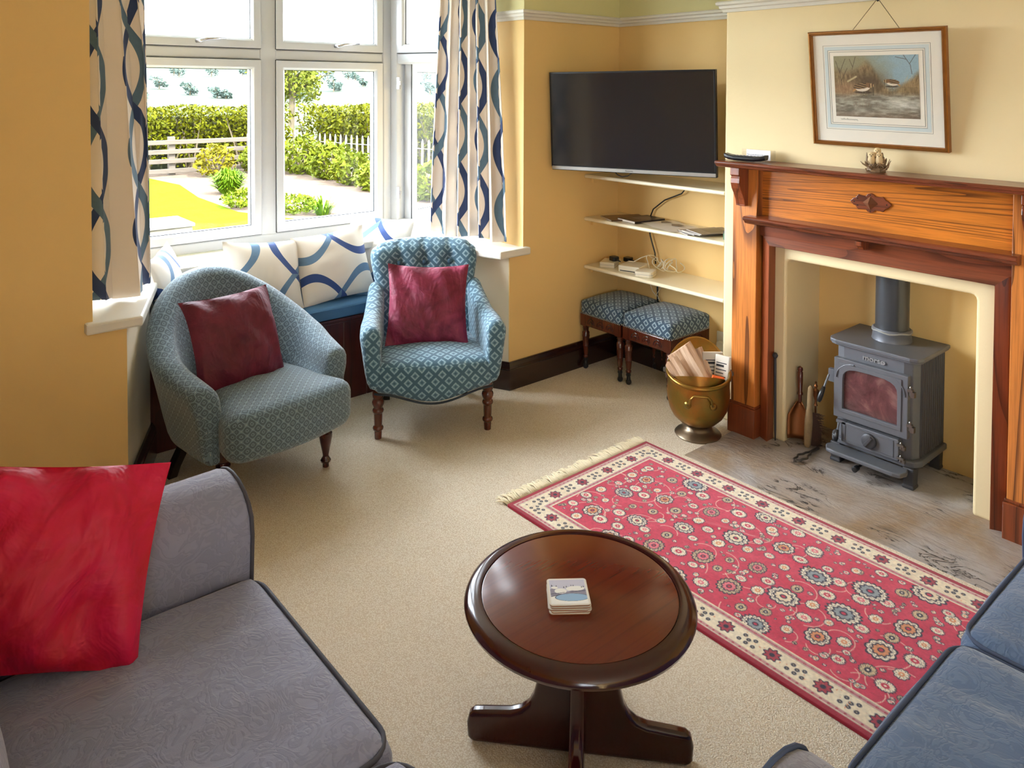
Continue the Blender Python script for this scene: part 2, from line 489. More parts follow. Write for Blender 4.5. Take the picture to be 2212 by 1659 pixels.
def ogee(name, base, navy, slate, pitch, amp, lam, wid, rot=False, weave=500, shear=0.0):
    """two families of wavy ribbons crossing each other"""
    t = NT(name)
    v = t.coord('UV')
    x, y, _ = t.sep(v)
    if rot: x, y = y, x
    ph = t.math('ADD', t.math('MULTIPLY', y, 2 * PI / lam), t.math('MULTIPLY', x, shear))
    s = t.math('MULTIPLY', t.math('SINE', ph), amp)
    def band(off, sign):
        q = t.math('ADD', t.math('ADD', x, off), t.math('MULTIPLY', s, sign))
        fr = t.math('FRACT', t.math('DIVIDE', q, pitch))
        d = t.math('ABSOLUTE', t.math('SUBTRACT', fr, 0.5))
        return t.math('LESS_THAN', d, wid / pitch / 2)
    b1 = band(0.0, 1.0); b2 = band(0.0, -1.0)
    over = t.math('GREATER_THAN', t.math('SINE', t.math('MULTIPLY', y, 2 * PI / lam * 1.0)), 0.0)
    w = t.noise(v, weave, 2)
    bs = t.mix(t.math('MULTIPLY', w, 0.12), base, tuple(k * 0.7 for k in base))
    sl = t.mix(t.math('MULTIPLY', t.noise(v, 60, 3), 0.5), slate, tuple(k * 1.5 for k in slate))
    cA = t.mix(b2, t.mix(b1, bs, navy), sl)
    cB = t.mix(b1, t.mix(b2, bs, sl), navy)
    c = t.mix(over, cA, cB)
    t.p(Base_Color=c, Roughness=0.85, Sheen_Weight=0.15)
    t.bump(w, 0.1, 0.001)
    return t.mat
NAVY, SLATE, LINEN = srgb(40, 58, 98), srgb(78, 102, 120), srgb(226, 212, 196)
M['curtain'] = ogee('ribbon_print_curtain_linen', LINEN, NAVY, SLATE, 0.26, 0.066, 0.64, 0.044, shear=2.2)
M['ribbon'] = ogee('ribbon_print_cushion_linen', srgb(232, 224, 212), srgb(52, 78, 136), srgb(92, 122, 152), 0.30, 0.105, 0.60, 0.042, rot=True)
M['ribbon_up'] = ogee('ribbon_print_cushion_linen_upright', srgb(232, 224, 212), srgb(52, 78, 136), srgb(92, 122, 152), 0.30, 0.105, 0.60, 0.042)
M['button_cloth'] = plain('dark_teal_button_cloth', srgb(58, 88, 106), 0.8)
M['blue_cloth'] = plain('plain_blue_seat_cloth', srgb(68, 112, 152), 0.8, bump=0.1, bscale=400, var=0.1)

M['iron'] = plain('matt_charcoal_stove_iron', srgb(104, 106, 112), 0.45, 0.3, bump=0.08, bscale=160, var=0.08)
M['iron_dark'] = plain('black_stove_iron', srgb(70, 70, 74), 0.5, 0.25, bump=0.08, bscale=160)
M['steel'] = plain('worn_steel', srgb(120, 116, 112), 0.35, 0.9)
M['flue'] = plain('dark_enamel_flue', srgb(78, 80, 84), 0.3, 0.4)
M['cement'] = plain('pale_fire_cement', srgb(150, 148, 142), 0.8, bump=0.3, bscale=80)
def stoveglass():
    t = NT('smoked_stove_glass')
    v = t.coord('Object')
    n = t.noise(v, 9, 5, 0.65, 0.8)
    c = t.ramp(n, [(0.3, srgb(64, 36, 38)), (0.5, srgb(92, 58, 58)), (0.7, srgb(134, 100, 94))])
    t.p(Base_Color=c, Roughness=0.12, Coat_Weight=0.8, Coat_Roughness=0.03)
    return t.mat
M['stoveglass'] = stoveglass()
def brass():
    t = NT('tarnished_brass')
    v = t.coord('Object')
    n = t.noise(v, 9, 4, 0.6, 0.4); f = t.noise(v, 60, 3)
    c = t.mix(t.ramp(n, [(0.38, (0, 0, 0)), (0.66, (1, 1, 1))]), srgb(150, 128, 62), srgb(186, 122, 52))
    c = t.mix(t.math('MULTIPLY', f, 0.35), c, srgb(96, 80, 40))
    t.p(Base_Color=c, Metallic=0.9, Roughness=t.math('ADD', 0.22, t.math('MULTIPLY', n, 0.25)))
    t.bump(t.noise(v, 22, 2), 0.12, 0.006)
    return t.mat
M['brass'] = brass()
M['pewter'] = plain('dull_bronze', srgb(128, 114, 96), 0.35, 0.9, var=0.2)
M['copper'] = plain('old_copper', srgb(150, 96, 58), 0.35, 0.85, var=0.25)
def splitlog():
    t = NT('split_log_wood')
    v = t.coord('Object', (1, 1, 0.07))
    n = t.noise(v, 60, 4, 0.6)
    c = t.ramp(n, [(0.32, srgb(120, 82, 60)), (0.5, srgb(206, 168, 136)), (0.7, srgb(232, 204, 176))])
    t.p(Base_Color=c, Roughness=0.8); t.bump(n, 0.6, 0.006)
    return t.mat
M['log'] = splitlog()
M['bark'] = plain('rough_bark', srgb(92, 74, 52), 0.9, bump=0.6, bscale=60, var=0.3)
M['paper'] = plain('newsprint', srgb(226, 218, 204), 0.8)
M['ink'] = plain('black_ink', srgb(36, 36, 40), 0.7)
M['black_plastic'] = plain('black_plastic', srgb(24, 25, 28), 0.35)
M['white_plastic'] = plain('ivory_white_plastic', srgb(226, 216, 192), 0.4)
M['cream_shelf'] = plain('cream_gloss_shelf_paint', srgb(240, 228, 196), 0.22)
def screen():
    t = NT('dark_tv_glass')
    t.p(Base_Color=srgb(30, 32, 38), Roughness=0.12, Specular_IOR_Level=0.5, Coat_Weight=0.5, Coat_Roughness=0.08)
    return t.mat
M['screen'] = screen()
M['silver'] = plain('silver_plastic_trim', srgb(176, 176, 172), 0.35, 0.4)
M['gilt'] = plain('gilded_frame_wood', srgb(150, 98, 44), 0.32, 0.55, var=0.3, vscale=30)
def glass(name='clear_window_glass', refl=0.012, tint=(1, 1, 1)):
    t = NT(name)
    t.t.nodes.remove(t.b)
    tr = t.n('ShaderNodeBsdfTransparent'); gl = t.n('ShaderNodeBsdfGlossy'); mx = t.n('ShaderNodeMixShader')
    tr.inputs[0].default_value = (*tint, 1); gl.inputs['Roughness'].default_value = 0.02
    mx.inputs[0].default_value = refl
    t.t.links.new(tr.outputs[0], mx.inputs[1]); t.t.links.new(gl.outputs[0], mx.inputs[2]); t.t.links.new(mx.outputs[0], t.out.inputs[0])
    return t.mat
M['glass'] = glass()
def vcol(name, rough=0.8, bump=0, bscale=500, **kw):
    t = NT(name)
    a = t.n('ShaderNodeVertexColor', layer_name='Col')
    t.p(Base_Color=a.outputs[0], Roughness=rough, **kw)
    if bump: t.bump(t.noise(t.coord('Object'), bscale, 2), bump, 0.003)
    return t.mat
M['rug'] = vcol('woven_wool_rug_pile', 0.9, 0.4, 420, Sheen_Weight=0.25)
M['print'] = vcol('marsh_bird_print', 0.7)
M['coaster_art'] = vcol('winter_pond_coaster_print', 0.25)
M['cork'] = plain('cork_backing', srgb(150, 96, 62), 0.9)
M['coaster_edge'] = plain('white_coaster_edge', srgb(222, 218, 210), 0.4)
M['mount'] = plain('ivory_mount_card', srgb(236, 230, 216), 0.8)
M['mount_blue'] = plain('pale_blue_wash_line', srgb(206, 216, 214), 0.8)
M['mount_line'] = plain('grey_ruled_line', srgb(128, 128, 118), 0.8)
M['string'] = plain('twine', srgb(110, 88, 60), 0.9)
M['fringe'] = plain('cream_wool_fringe', srgb(240, 226, 194), 0.9)
M['owl'] = plain('cream_painted_owl', srgb(222, 196, 150), 0.6, var=0.2, vscale=40)
M['owl_dark'] = plain('brown_painted_bark', srgb(134, 108, 78), 0.5, var=0.45, vscale=90)
M['eye'] = plain('dark_eye', srgb(30, 22, 18), 0.2)
# ------------------------------------------------------------------ the room
H = 2.45
g = G(); g.box(-1.1, 3.75, -2.7, 3.62, -0.06, 0.0)
struct('floor', g, M['carpet'])
g = G(); g.box(-1.1, 3.9, -2.7, 4.3, H, H + 0.1)
struct('ceiling', g, M['ceil'])

WM = [M['wall'], M['frieze']]
def walls(g, poly, z0=0.0, rail=1.985, z1=H):
    g.m = 0; g.prism(poly, z0, min(rail, z1), 'z')
    if z1 > rail:
        g.m = 1; g.prism(poly, max(rail, z0), z1, 'z')
    g.m = 0
MX = lambda x: 2 * 1.673 - x
# wall with the bay opening, right of it and left of it
g = G()
walls(g, [(2.612, 3.085), (3.7, 3.085), (3.7, 3.42), (2.612, 3.42)], 0, z1=0.705)
walls(g, [(2.707, 3.085), (3.7, 3.085), (3.7, 3.42), (2.700, 3.42)], 0.705)
struct('wall_window_right', g, WM)
g = G()
walls(g, [(-1.1, 3.085), (0.752, 3.085), (0.752, 3.42), (-1.1, 3.42)], 0, z1=0.705)
walls(g, [(-1.1, 3.085), (0.639, 3.085), (0.646, 3.42), (-1.1, 3.42)], 0.705)
struct('wall_window_left', g, WM)
# the bay: splayed lower sides, back wall under the sill, band over the glazing
g = G()
g.prism([(2.614, 3.087), (2.40, 3.51), (2.39, 4.0), (2.39, 4.2), (2.62, 4.2), (2.75, 3.44), (2.75, 3.087)], -0.4, 0.705, 'z')
g.prism([(0.750, 3.087), (0.946, 3.51), (0.956, 4.0), (0.956, 4.2), (0.72, 4.2), (0.60, 3.44), (0.60, 3.087)], -0.4, 0.705, 'z')
g.box(0.956, 2.39, 3.985, 4.2, -0.4, 0.705)
struct('wall_bay', g, M['bay'])
g = G()
g.prism([(2.46, 4.0), (2.71, 3.40), (2.80, 3.43), (2.53, 4.12), (0.82, 4.12), (0.546, 3.43), (0.636, 3.40), (0.886, 4.0)], 2.25, H, 'z')
struct('wall_bay_head', g, M['bay'])
# other walls
g = G(); walls(g, [(3.46, -2.7), (3.7, -2.7), (3.7, 3.085), (3.46, 3.085)])
struct('wall_right', g, WM)
g = G()
g.box(-1.1, -0.95, -2.7, -2.45, 0, H); g.box(-1.1, -0.95, -1.05, 3.085, 0, H); g.box(-1.1, -0.95, -2.45, -1.05, 0, 0.7); g.box(-1.1, -0.95, -2.45, -1.05, 2.2, H)  # left wall, with an opening for the added fill window
struct('wall_left', g, M['wall'])
g = G()
g.box(-0.95, 3.46, -2.7, -2.55, 0, H)
struct('wall_rear', g, M['wall'])
# chimney breast with the fire opening
def arch(y0, y1, zt, oy0, oy1, oz, r=0.02):
    return [(y0, 0), (oy0, 0), (oy0, oz - r)] + [(oy0 + r - r * math.cos(R(a)), oz - r + r * math.sin(R(a))) for a in (30, 60, 90)] + \
           [(oy1 - r + r * math.sin(R(a)), oz - r + r * math.cos(R(a))) for a in (0, 30, 60)] + [(oy1, oz - r), (oy1, 0), (y1, 0), (y1, zt), (y0, zt)]
g = G(); g.prism(arch(0.687, 2.147, 1.985, 1.048, 1.815, 0.832), 3.165, 3.9, 'x')
g.m = 1; g.box(3.165, 3.9, 0.687, 2.147, 1.985, H)
struct('wall_chimney', g, [M['plaster'], M['frieze']], bevel=0.012, seg=3)
g = G(); g.box(3.632, 3.9, 1.0, 1.86, -0.02, 0.86)
struct('wall_fire_recess', g, M['plaster'])

def sweep(g, path, prof, close=False):
    """profile (distance to the left of the path, height) along a plan path with mitred corners"""
    n = len(path); rings = []
    for i, p in enumerate(path):
        p = Vector(p)
        d0 = (p - Vector(path[i - 1])).normalized() if i > 0 else None
        d1 = (Vector(path[i + 1]) - p).normalized() if i < n - 1 else None
        if d0 is None: d0 = d1
        if d1 is None: d1 = d0
        n0 = Vector((-d0.y, d0.x)); n1 = Vector((-d1.y, d1.x))
        b = (n0 + n1).normalized(); k = 1 / max(0.3, b.dot(n0))
        rings.append([(p.x + b.x * k * o, p.y + b.y * k * o, z) for o, z in prof])
    g.loft(rings)
SK = [(0.0, 0.0), (0.022, 0.0), (0.022, 0.105), (0.019, 0.109), (0.021, 0.113), (0.018, 0.125), (0.010, 0.138), (0.008, 0.145), (0.0, 0.145)]
g = G(); sweep(g, [(3.459, 2.147), (3.459, 3.084), (2.612, 3.084), (2.398, 3.51)], SK)
struct('baseboard_window_right', g, M['skirt'], bevel=0)
g = G(); sweep(g, [(0.948, 3.51), (0.753, 3.084), (-0.949, 3.084), (-0.949, -2.5)], SK)
struct('baseboard_window_left', g, M['skirt'])
PR = [(0.0, 1.958), (0.010, 1.958), (0.014, 1.972), (0.022, 1.976), (0.024, 1.988), (0.034, 1.993), (0.036, 2.004), (0.030, 2.010), (0.0, 2.010)]
g = G(); sweep(g, [(3.164, 0.2), (3.164, 2.148), (3.459, 2.148), (3.459, 3.084), (2.7055, 3.084), (2.7055, 3.34)], PR)
struct('trim_1', g, M['gloss_white'])
# window board
g = G()
g.prism([(2.735, 3.052), (2.735, 3.10), (2.703, 3.11), (2.700, 3.41), (2.475, 4.03), (0.871, 4.03), (0.646, 3.41), (0.643, 3.11), (0.611, 3.10), (0.611, 3.052),
         (0.800, 3.052), (1.060, 3.73), (2.285, 3.73), (2.525, 3.052)], 0.706, 0.746, 'z')
struct('trim_2', g, M['gloss_white'], bevel=0.008, seg=2)

# ------------------------------------------------------------------ windows
def ring(g, x0, x1, z0, z1, w, y0, y1, bev=0.012):
    """mitred rectangular frame in local xz, depth y0 (room side) to y1; inner room-side edge chamfered"""
    def rect(d, y): return [(x0 + d, y, z0 + d), (x1 - d, y, z0 + d), (x1 - d, y, z1 - d), (x0 + d, y, z1 - d)]
    rs = [rect(0, y1), rect(0, y0), rect(w - bev, y0), rect(w, y0 + bev), rect(w, y1)]
    g.loft(rs, cap=False, closed=True)
def handle(name, parent, xf, x, z, flip=1):
    g = G(); g.M = xf
    g.cbox((x, -0.004, z), (0.10, 0.012, 0.022))
    g.tube([(x - 0.015 * flip, -0.012, z), (x, -0.035, z + 0.002), (x + 0.03 * flip, -0.045, z + 0.012), (x + 0.125 * flip, -0.045, z + 0.018)], [0.010, 0.010, 0.009, 0.005], 8)
    mk(name, g, M['chrome'], parent, smooth=True)
def pane(parent, xf, x0, x1, z0, z1, y):
    g = G(); g.M = xf; g.box(x0, x1, y - 0.003, y + 0.003, z0, z1)
    mk('window_pane', g, M['glass'], parent)
def sash(parent, xf, x0, x1, z0, z1, w=0.05, y0=-0.012, y1=0.055, name='window_sash'):
    g = G(); g.M = xf; ring(g, x0, x1, z0, z1, w, y0, y1)
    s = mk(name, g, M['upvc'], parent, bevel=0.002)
    g = G(); g.M = xf; ring(g, x0 - 0.003, x1 + 0.003, z0 - 0.003, z1 + 0.003, 0.004, -0.004, 0.0, 0.0005); mk('gap_shade_ring', g, M['rubber'], s)  # dark ring stands in for the shaded gap between sash and frame
    g = G(); g.M = xf
    a, b, c, d = x0 + w - 0.004, x1 - w + 0.004, z0 + w - 0.004, z1 - w + 0.004
    ring(g, a, b, c, d, 0.007, 0.008, 0.016, 0.001)
    mk('pane_gasket', g, M['rubber'], s)
    pane(s, xf, a, b, c, d, 0.022)
    return s
ZB, ZT = 0.746, 2.25
T1, T2 = 1.735, 1.805                       # transom
g = G(); xf = Matrix.Translation((0, 4.02, 0)); g.M = xf
ring(g, 0.886, 2.46, ZB, ZT, 0.062, 0.0, 0.075)
g.box(1.648, 1.738, 0.0, 0.075, ZB + 0.05, ZT - 0.05)
for a, b in ((0.945, 1.648), (1.738, 2.40)): g.prism([(0.075, T1), (0.012, T1), (0.0, T1 + 0.012), (0.0, T2 - 0.012), (0.012, T2), (0.075, T2)], a, b, 'x')
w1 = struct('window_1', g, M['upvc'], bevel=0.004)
for k, (a, b) in enumerate(((0.947, 1.65), (1.736, 2.398))):
    s = sash(w1, xf, a, b, ZB + 0.058, T1 + 0.004)
    s2 = sash(w1, xf, a, b, T2 - 0.004, ZT - 0.058)
    handle('window_handle', s2, xf, (a + b) / 2 + 0.03, T2 + 0.022)
def side(name, mirror):
    d = Vector((0.24, -0.60, 0)).normalized(); nn = Vector((-d.y, d.x, 0))
    if mirror: d = Vector((-d.x, d.y, 0)); nn = Vector((-nn.x, nn.y, 0))
    xf = Matrix((d, nn, Vector((0, 0, 1)))).transposed().to_4x4(); xf.translation = (2.46 if not mirror else 0.886, 4.02, 0)
    L = 0.665
    g = G(); g.M = xf
    ring(g, 0.0, L, ZB, ZT, 0.055, 0.0, 0.075)
    g.prism([(0.075, T1), (0.012, T1), (0.0, T1 + 0.012), (0.0, T2 - 0.012), (0.012, T2), (0.075, T2)], 0.05, L - 0.05, 'x')
    # corner post
    g.M = Matrix.Identity(4)
    cx = xf.translation.x; sg = -1 if mirror else 1
    g.prism([(cx, 4.02), (cx + sg * 0.022, 4.0), (cx + sg * 0.10, 4.05), (cx + sg * 0.02, 4.11), (cx - sg * 0.02, 4.095)], ZB, ZT, 'z')
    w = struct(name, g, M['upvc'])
    sash(w, xf, 0.05, L - 0.05, T2 - 0.004, ZT - 0.052)
    if mirror:
        sash(w, xf, 0.05, L - 0.05, ZB + 0.05, T1 + 0.004)
    else:
        hinge = xf @ Vector((0.055, 0.06, 0))
        xo = Matrix.Translation(hinge) @ Matrix.Rotation(R(86), 4, 'Z') @ Matrix.Translation(-hinge) @ xf
        s = sash(w, xo, 0.05, L - 0.05, ZB + 0.05, T1 + 0.004, name='window_sash')
        handle('window_handle', s, xo @ Matrix.Rotation(R(0), 4, 'Y'), L - 0.085, 1.22)
        for z in (0.96, 1.62):
            g = G(); g.M = xf; g.cbox((0.058, -0.002, z), (0.016, 0.012, 0.07)); g.cbox((0.066, 0.004, z), (0.010, 0.012, 0.022))
            mk('hinge', g, M['chrome'], w)
side('window_2', False)
side('window_3', True)
# added window in the unseen left wall, there only to let in fill daylight
xf = Matrix.Translation((-1.02, 0, 0)) @ Matrix.Rotation(R(90), 4, 'Z')
g = G(); g.M = xf; ring(g, -2.45, -1.05, 0.70, 2.20, 0.06, 0, 0.06); g.box(-1.78, -1.72, 0, 0.06, 0.75, 2.15)
w4 = struct('added_fill_window', g, M['upvc'])
pane(w4, xf, -2.40, -1.10, 0.75, 2.15, 0.03)

# ------------------------------------------------------------------ hearth and mantelpiece
g = G(); g.prism([(2.722, 2.03), (2.716, 1.5), (2.722, 0.66), (3.63, 0.66), (3.63, 2.03)], -0.03, 0.004, 'z')
hearth = mk('hearth_slab', g, M['stone']); tag(hearth, 'flat grey-brown flagstone hearth under the black stove', 'hearth')

YC = 1.42
mant = thing('mantelpiece', 'stained oak fireplace surround with a carved diamond on its frieze', 'fireplace', (3.12, YC, 0))
mk_ = lambda n, g, m, p=mant, **k: mk(n, g, m, p, world=True, **k)
PRF = [(3.164, 1.268), (2.990, 1.268), (2.983, 1.263), (2.984, 1.255), (2.992, 1.251), (2.996, 1.244), (3.004, 1.240), (3.164, 1.240)]
g = G(); g.prism([(x, z) for x, z in PRF], 0.765, 2.078, 'y'); mk_('mantel_shelf', g, M['oak_dark_y'], bevel=0.002)
for s in (1, -1):
    y = lambda d: YC + s * d
    g = G(); g.box(3.095, 3.164, min(y(0.505), y(0.63)), max(y(0.505), y(0.63)), 0.0, 1.24)
    leg = mk_('leg', g, M['oak_z'], bevel=0.003)
    g = G(); g.box(3.080, 3.164, min(y(0.497), y(0.638)), max(y(0.497), y(0.638)), 0.0, 0.135)
    g.box(3.088, 3.164, min(y(0.500), y(0.634)), max(y(0.500), y(0.634)), 0.135, 0.145)
    mk_('plinth', g, M['oak_dark_z'], leg, bevel=0.003)
    # S-shaped bracket under the shelf
    front = [(3.022, 1.240), (3.020, 1.205), (3.030, 1.200), (3.026, 1.190), (3.024, 1.170), (3.032, 1.145), (3.050, 1.118), (3.064, 1.092), (3.070, 1.068), (3.070, 1.062)]
    g = G(); g.prism(front + [(3.096, 1.062), (3.096, 1.240)], y(0.575) - 0.024, y(0.575) + 0.024, 'y')
    mk_('corbel', g, M['oak_dark_z'], bevel=0.003)
g = G(); g.box(3.140, 3.164, YC - 0.506, YC + 0.506, 0.93, 1.241); fr = mk_('frieze_panel', g, M['oak_y'])
g = G(); g.prism([(3.141, 1.021), (3.048, 1.021), (3.040, 1.014), (3.042, 1.004), (3.052, 0.999), (3.058, 0.990), (3.075, 0.984), (3.141, 0.982)], YC - 0.535, YC + 0.545, 'y')
mk_('moulding_ledge', g, M['oak_dark_y'], bevel=0.002)
g = G(); g.box(3.125, 3.141, YC - 0.506, YC + 0.506, 0.93, 0.984); mk_('apron_board', g, M['oak_dark_y'])
g = G(); g.prism([(3.126, 0.984), (3.060, 0.984), (3.060, 0.966), (3.075, 0.960), (3.085, 0.948), (3.126, 0.944)], YC + 0.012, YC + 0.038, 'y')
mk_('small_bracket', g, M['oak_dark_z'], bevel=0.002)
# inner frame of the opening: a sloping mitred moulding
def ringU(yo, yi, zo, zi):
    return [(YC + yo, 0), (YC + yo, zo), (YC - yo, zo), (YC - yo, 0)], [(YC + yi, 0), (YC + yi, zi), (YC - yi, zi), (YC - yi, 0)]
o_, i_ = ringU(0.495, 0.449, 0.934, 0.892)
g = G()
vs = [(3.128, *p) for p in o_] + [(3.108, *p) for p in i_] + [(3.164, *p) for p in i_] + [(3.164, *p) for p in o_]
fs = []; fmi = []
for k in range(3):
    for a, b in ((0, 4), (4, 8), (8, 12), (12, 0)): fs.append((a + k, b + k, b + k + 1, a + k + 1)); fmi.append(1 if k == 1 else 0)
fs += [(0, 12, 8, 4), (3, 7, 11, 15)]
g.add(vs, fs); g.mi = fmi + [0, 0]; mk_('opening_frame', g, [M['oak_dark_z'], M['oak_dark_y']], bevel=0.003)
# carved ornament
half = [(0.0, 0.040), (-0.012, 0.036), (-0.018, 0.028), (-0.040, 0.028), (-0.050, 0.031), (-0.056, 0.024), (-0.062, 0.016), (-0.070, 0.014), (-0.084, 0.0)]
pl = half + [(a, -b) for a, b in reversed(half[:-1])]
pl = pl + [(-a, b) for a, b in reversed(pl[1:-1])]
g = G(); OC = (1.432, 1.134)
g.prism([(OC[0] - a, OC[1] + b) for a, b in pl], 3.133, 3.1405, 'x')
orn = mk_('carved_ornament', g, M['oak_dark_y'], bevel=0.0015)
g = G(); q = 0.031
g.add([(3.133, OC[0] + q, OC[1]), (3.133, OC[0], OC[1] + q * .9), (3.133, OC[0] - q, OC[1]), (3.133, OC[0], OC[1] - q * .9), (3.112, OC[0], OC[1])], [(0, 1, 4), (1, 2, 4), (2, 3, 4), (3, 0, 4), (0, 3, 2, 1)])
mk_('pyramid_stud', g, plain('polished_stud_wood', srgb(128, 84, 60), 0.18, Coat_Weight=0.6), orn)
for a, b in ((0.052, 0.014), (0.052, -0.014), (0.066, 0.0), (-0.066, 0.0), (0, 0.033), (0, -0.033)):
    g = G(); g.M = Matrix.Translation((3.1335, OC[0] + a, OC[1] + b)) @ Matrix.Rotation(R(90), 4, 'Y'); g.lathe([(0.0028, -0.002), (0.0028, 0.002)], 8); mk_('drilled_hole', g, M['black_wood'], orn)
# ------------------------------------------------------------------ stove
SY = 1.431
st = thing('wood_stove', 'charcoal cast iron stove standing on the stone hearth', 'stove', (3.32, SY, 0))
ms = lambda n, g, m, p=st, **k: mk(n, g, m, p, world=True, **k)
def plan(x0, x1, hw, r):
    return [(x0 + r, SY + hw), (x0 + r * 0.3, SY + hw - r * 0.3), (x0, SY + hw - r), (x0, SY - hw + r), (x0 + r * 0.3, SY - hw + r * 0.3), (x0 + r, SY - hw), (x1, SY - hw), (x1, SY + hw)]
g = G(); g.prism(plan(3.180, 3.472, 0.168, 0.045), 0.112, 0.512, 'z'); body = ms('stove_body', g, M['iron'], bevel=0.004)
for s in (-1, 1):
    g = G(); pr_ = [(3.225, SY + s * 0.166)]
    for k in range(11):
        x = 3.232 + k * 0.0212
        pr_ += [(x, SY + s * 0.1685), (x + .003, SY + s * 0.1735), (x + .012, SY + s * 0.1735), (x + .015, SY + s * 0.1685)]
    pr_ += [(3.468, SY + s * 0.166)]
    g.prism(pr_, 0.118, 0.506, 'z'); ms('ribbed_side', g, M['iron_dark'], body)
g = G(); g.prism(plan(3.166, 3.484, 0.187, 0.035), 0.508, 0.518, 'z'); g.prism(plan(3.160, 3.488, 0.192, 0.04), 0.516, 0.532, 'z'); ms('top_plate', g, M['iron'], bevel=0.004, seg=3)
g = G(); g.prism(plan(3.166, 3.484, 0.186, 0.05), 0.088, 0.114, 'z'); ms('base_plate', g, M['iron'], bevel=0.006, seg=3)
g = G()
g.prism([(3.175, SY + 0.165), (3.135, SY + 0.175), (3.100, SY + 0.155), (3.092, SY + 0.12), (3.092, SY - 0.12), (3.100, SY - 0.150), (3.135, SY - 0.160), (3.175, SY - 0.150)], 0.066, 0.084, 'z')
ms('ash_ledge', g, M['iron'], bevel=0.006, seg=3)
for x in (3.192, 3.452):
    for s in (-1, 1):
        g = G(); y = SY + s * 0.150
        g.loft([[(x + dx * k, y + dy * k, z) for dx, dy in ((-.024, -.022), (.024, -.022), (.024, .022), (-.024, .022))] for z, k in ((0.004, 1.02), (0.012, 1.05), (0.02, .92), (0.088, 1.0))])
        ms('leg', g, M['iron_dark'], bevel=0.004)
# fire door: frame with arched opening
def archpts(hw, z0, z1, rise, n=10):
    r = 0.035; p = [(-hw, z0), (hw, z0), (hw, z1 - rise - r)]
    for k in range(n + 1):
        a = PI * k / n
        x = hw * math.copysign(abs(math.cos(a)) ** 0.55, math.cos(a)); z = z1 - rise - r + (rise + r) * math.sin(a) ** 0.7
        p.append((x, z))
    return p + [(-hw, z1 - rise - r)]
ap = archpts(0.112, 0.248, 0.425, 0.02)
def door_ring(g, xa, xb, hw, z0, z1, inner):
    c = (0, sum(p[1] for p in inner) / len(inner))
    outer = []
    for x, z in inner:      # project to the rectangle from the centre
        dx, dz = x - c[0], z - c[1]
        ks = []
        if dx: ks.append((hw if dx > 0 else -hw) / dx)
        if dz: ks.append(((z1 if dz > 0 else z0) - c[1]) / dz)
        k = min(k for k in ks if k > 0)
        outer.append([c[0] + dx * k, c[1] + dz * k])
    for cx, cz in ((-hw, z0), (hw, z0), (hw, z1), (-hw, z1)):
        j = min(range(len(outer)), key=lambda q: (outer[q][0] - cx) ** 2 + (outer[q][1] - cz) ** 2); outer[j] = [cx, cz]
    Y = lambda p, x: (x, SY + 0.002 - p[0], p[1])
    g.loft([[Y(p, xb) for p in outer], [Y(p, xa) for p in outer], [Y(p, xa) for p in inner], [Y(p, xb) for p in inner]], cap=False, closed=True)
g = G(); door_ring(g, 3.156, 3.182, 0.152, 0.205, 0.458, ap)
door = ms('fire_door', g, M['iron'], bevel=0.003)
g = G(); door_ring(g, 3.152, 3.158, 0.128, 0.232, 0.440, ap); ms('door_bead', g, M['iron'], door, bevel=0.002)
g = G(); g.prism([(SY + 0.002 - x, z) for x, z in ap], 3.166, 3.172, 'x'); ms('door_glass', g, M['stoveglass'], door)
for s in (-1, 1):
    g = G(); g.tube([(3.154, SY + 0.002 + s * (0.141 - 0.075 * (1 - math.cos(a))), 0.375 + 0.069 * math.sin(a)) for a in [i * PI / 2 / 8 for i in range(9)]], 0.0026, 6); ms('corner_moulding', g, M['iron'], door)
for z in (0.405, 0.265):
    g = G(); g.cbox((3.158, SY - 0.158, z), (0.014, 0.022, 0.012)); g.cbox((3.160, SY - 0.168, z - 0.014), (0.018, 0.016, 0.022))
    g.M = Matrix.Translation((3.156, SY - 0.160, z)); g.lathe([(0.005, -0.02), (0.005, 0.014), (0.003, 0.018)], 10); g.M = Matrix.Identity(4)
    ms('hinge', g, M['steel'], door, bevel=0.001)
g = G(); g.cbox((3.190, SY + 0.178, 0.365), (0.02, 0.026, 0.055)); 
g.tube([(3.165, SY + 0.180, 0.372), (3.150, SY + 0.184, 0.345), (3.140, SY + 0.190, 0.315)], 0.0045, 8)
h = ms('door_handle', g, M['iron'], door, bevel=0.001)
g = G(); g.tube([(3.142, SY + 0.189, 0.322), (3.130, SY + 0.196, 0.290), (3.124, SY + 0.200, 0.270), (3.120, SY + 0.202, 0.258)], [0.007, 0.011, 0.011, 0.007], 12); ms('grip', g, M['black_plastic'], h, smooth=True)
# ash door
g = G(); g.prism(rrect(0.236, 0.086, 0.006, 3, SY - 0.002, 0.152), 3.150, 3.182, 'x'); ash = ms('ash_door', g, M['iron'], bevel=0.003)
g = G()
for a, b, c, d in ((SY - 0.10, SY + 0.10, 0.183, 0.185), (SY - 0.10, SY + 0.10, 0.119, 0.121), (SY - 0.10, SY - 0.098, 0.119, 0.185), (SY + 0.098, SY + 0.10, 0.119, 0.185)): g.box(3.148, 3.152, a, b, c, d)
ms('panel_bead', g, M['iron'], ash)
g = G(); g.M = Matrix.Translation((3.150, SY - 0.004, 0.152)) @ Matrix.Rotation(R(-90), 4, 'Y')
g.lathe([(0.0, 0.014), (0.025, 0.014), (0.030, 0.010), (0.030, 0.0)], 28); dial = ms('air_dial', g, M['iron_dark'], ash, smooth='auto')
g = G(); g.M = Matrix.Translation((3.134, SY - 0.004, 0.152)) @ Matrix.Rotation(R(35), 4, 'X'); g.cbox((0, 0, 0), (0.008, 0.012, 0.052)); ms('dial_grip', g, M['iron_dark'], dial, bevel=0.002)
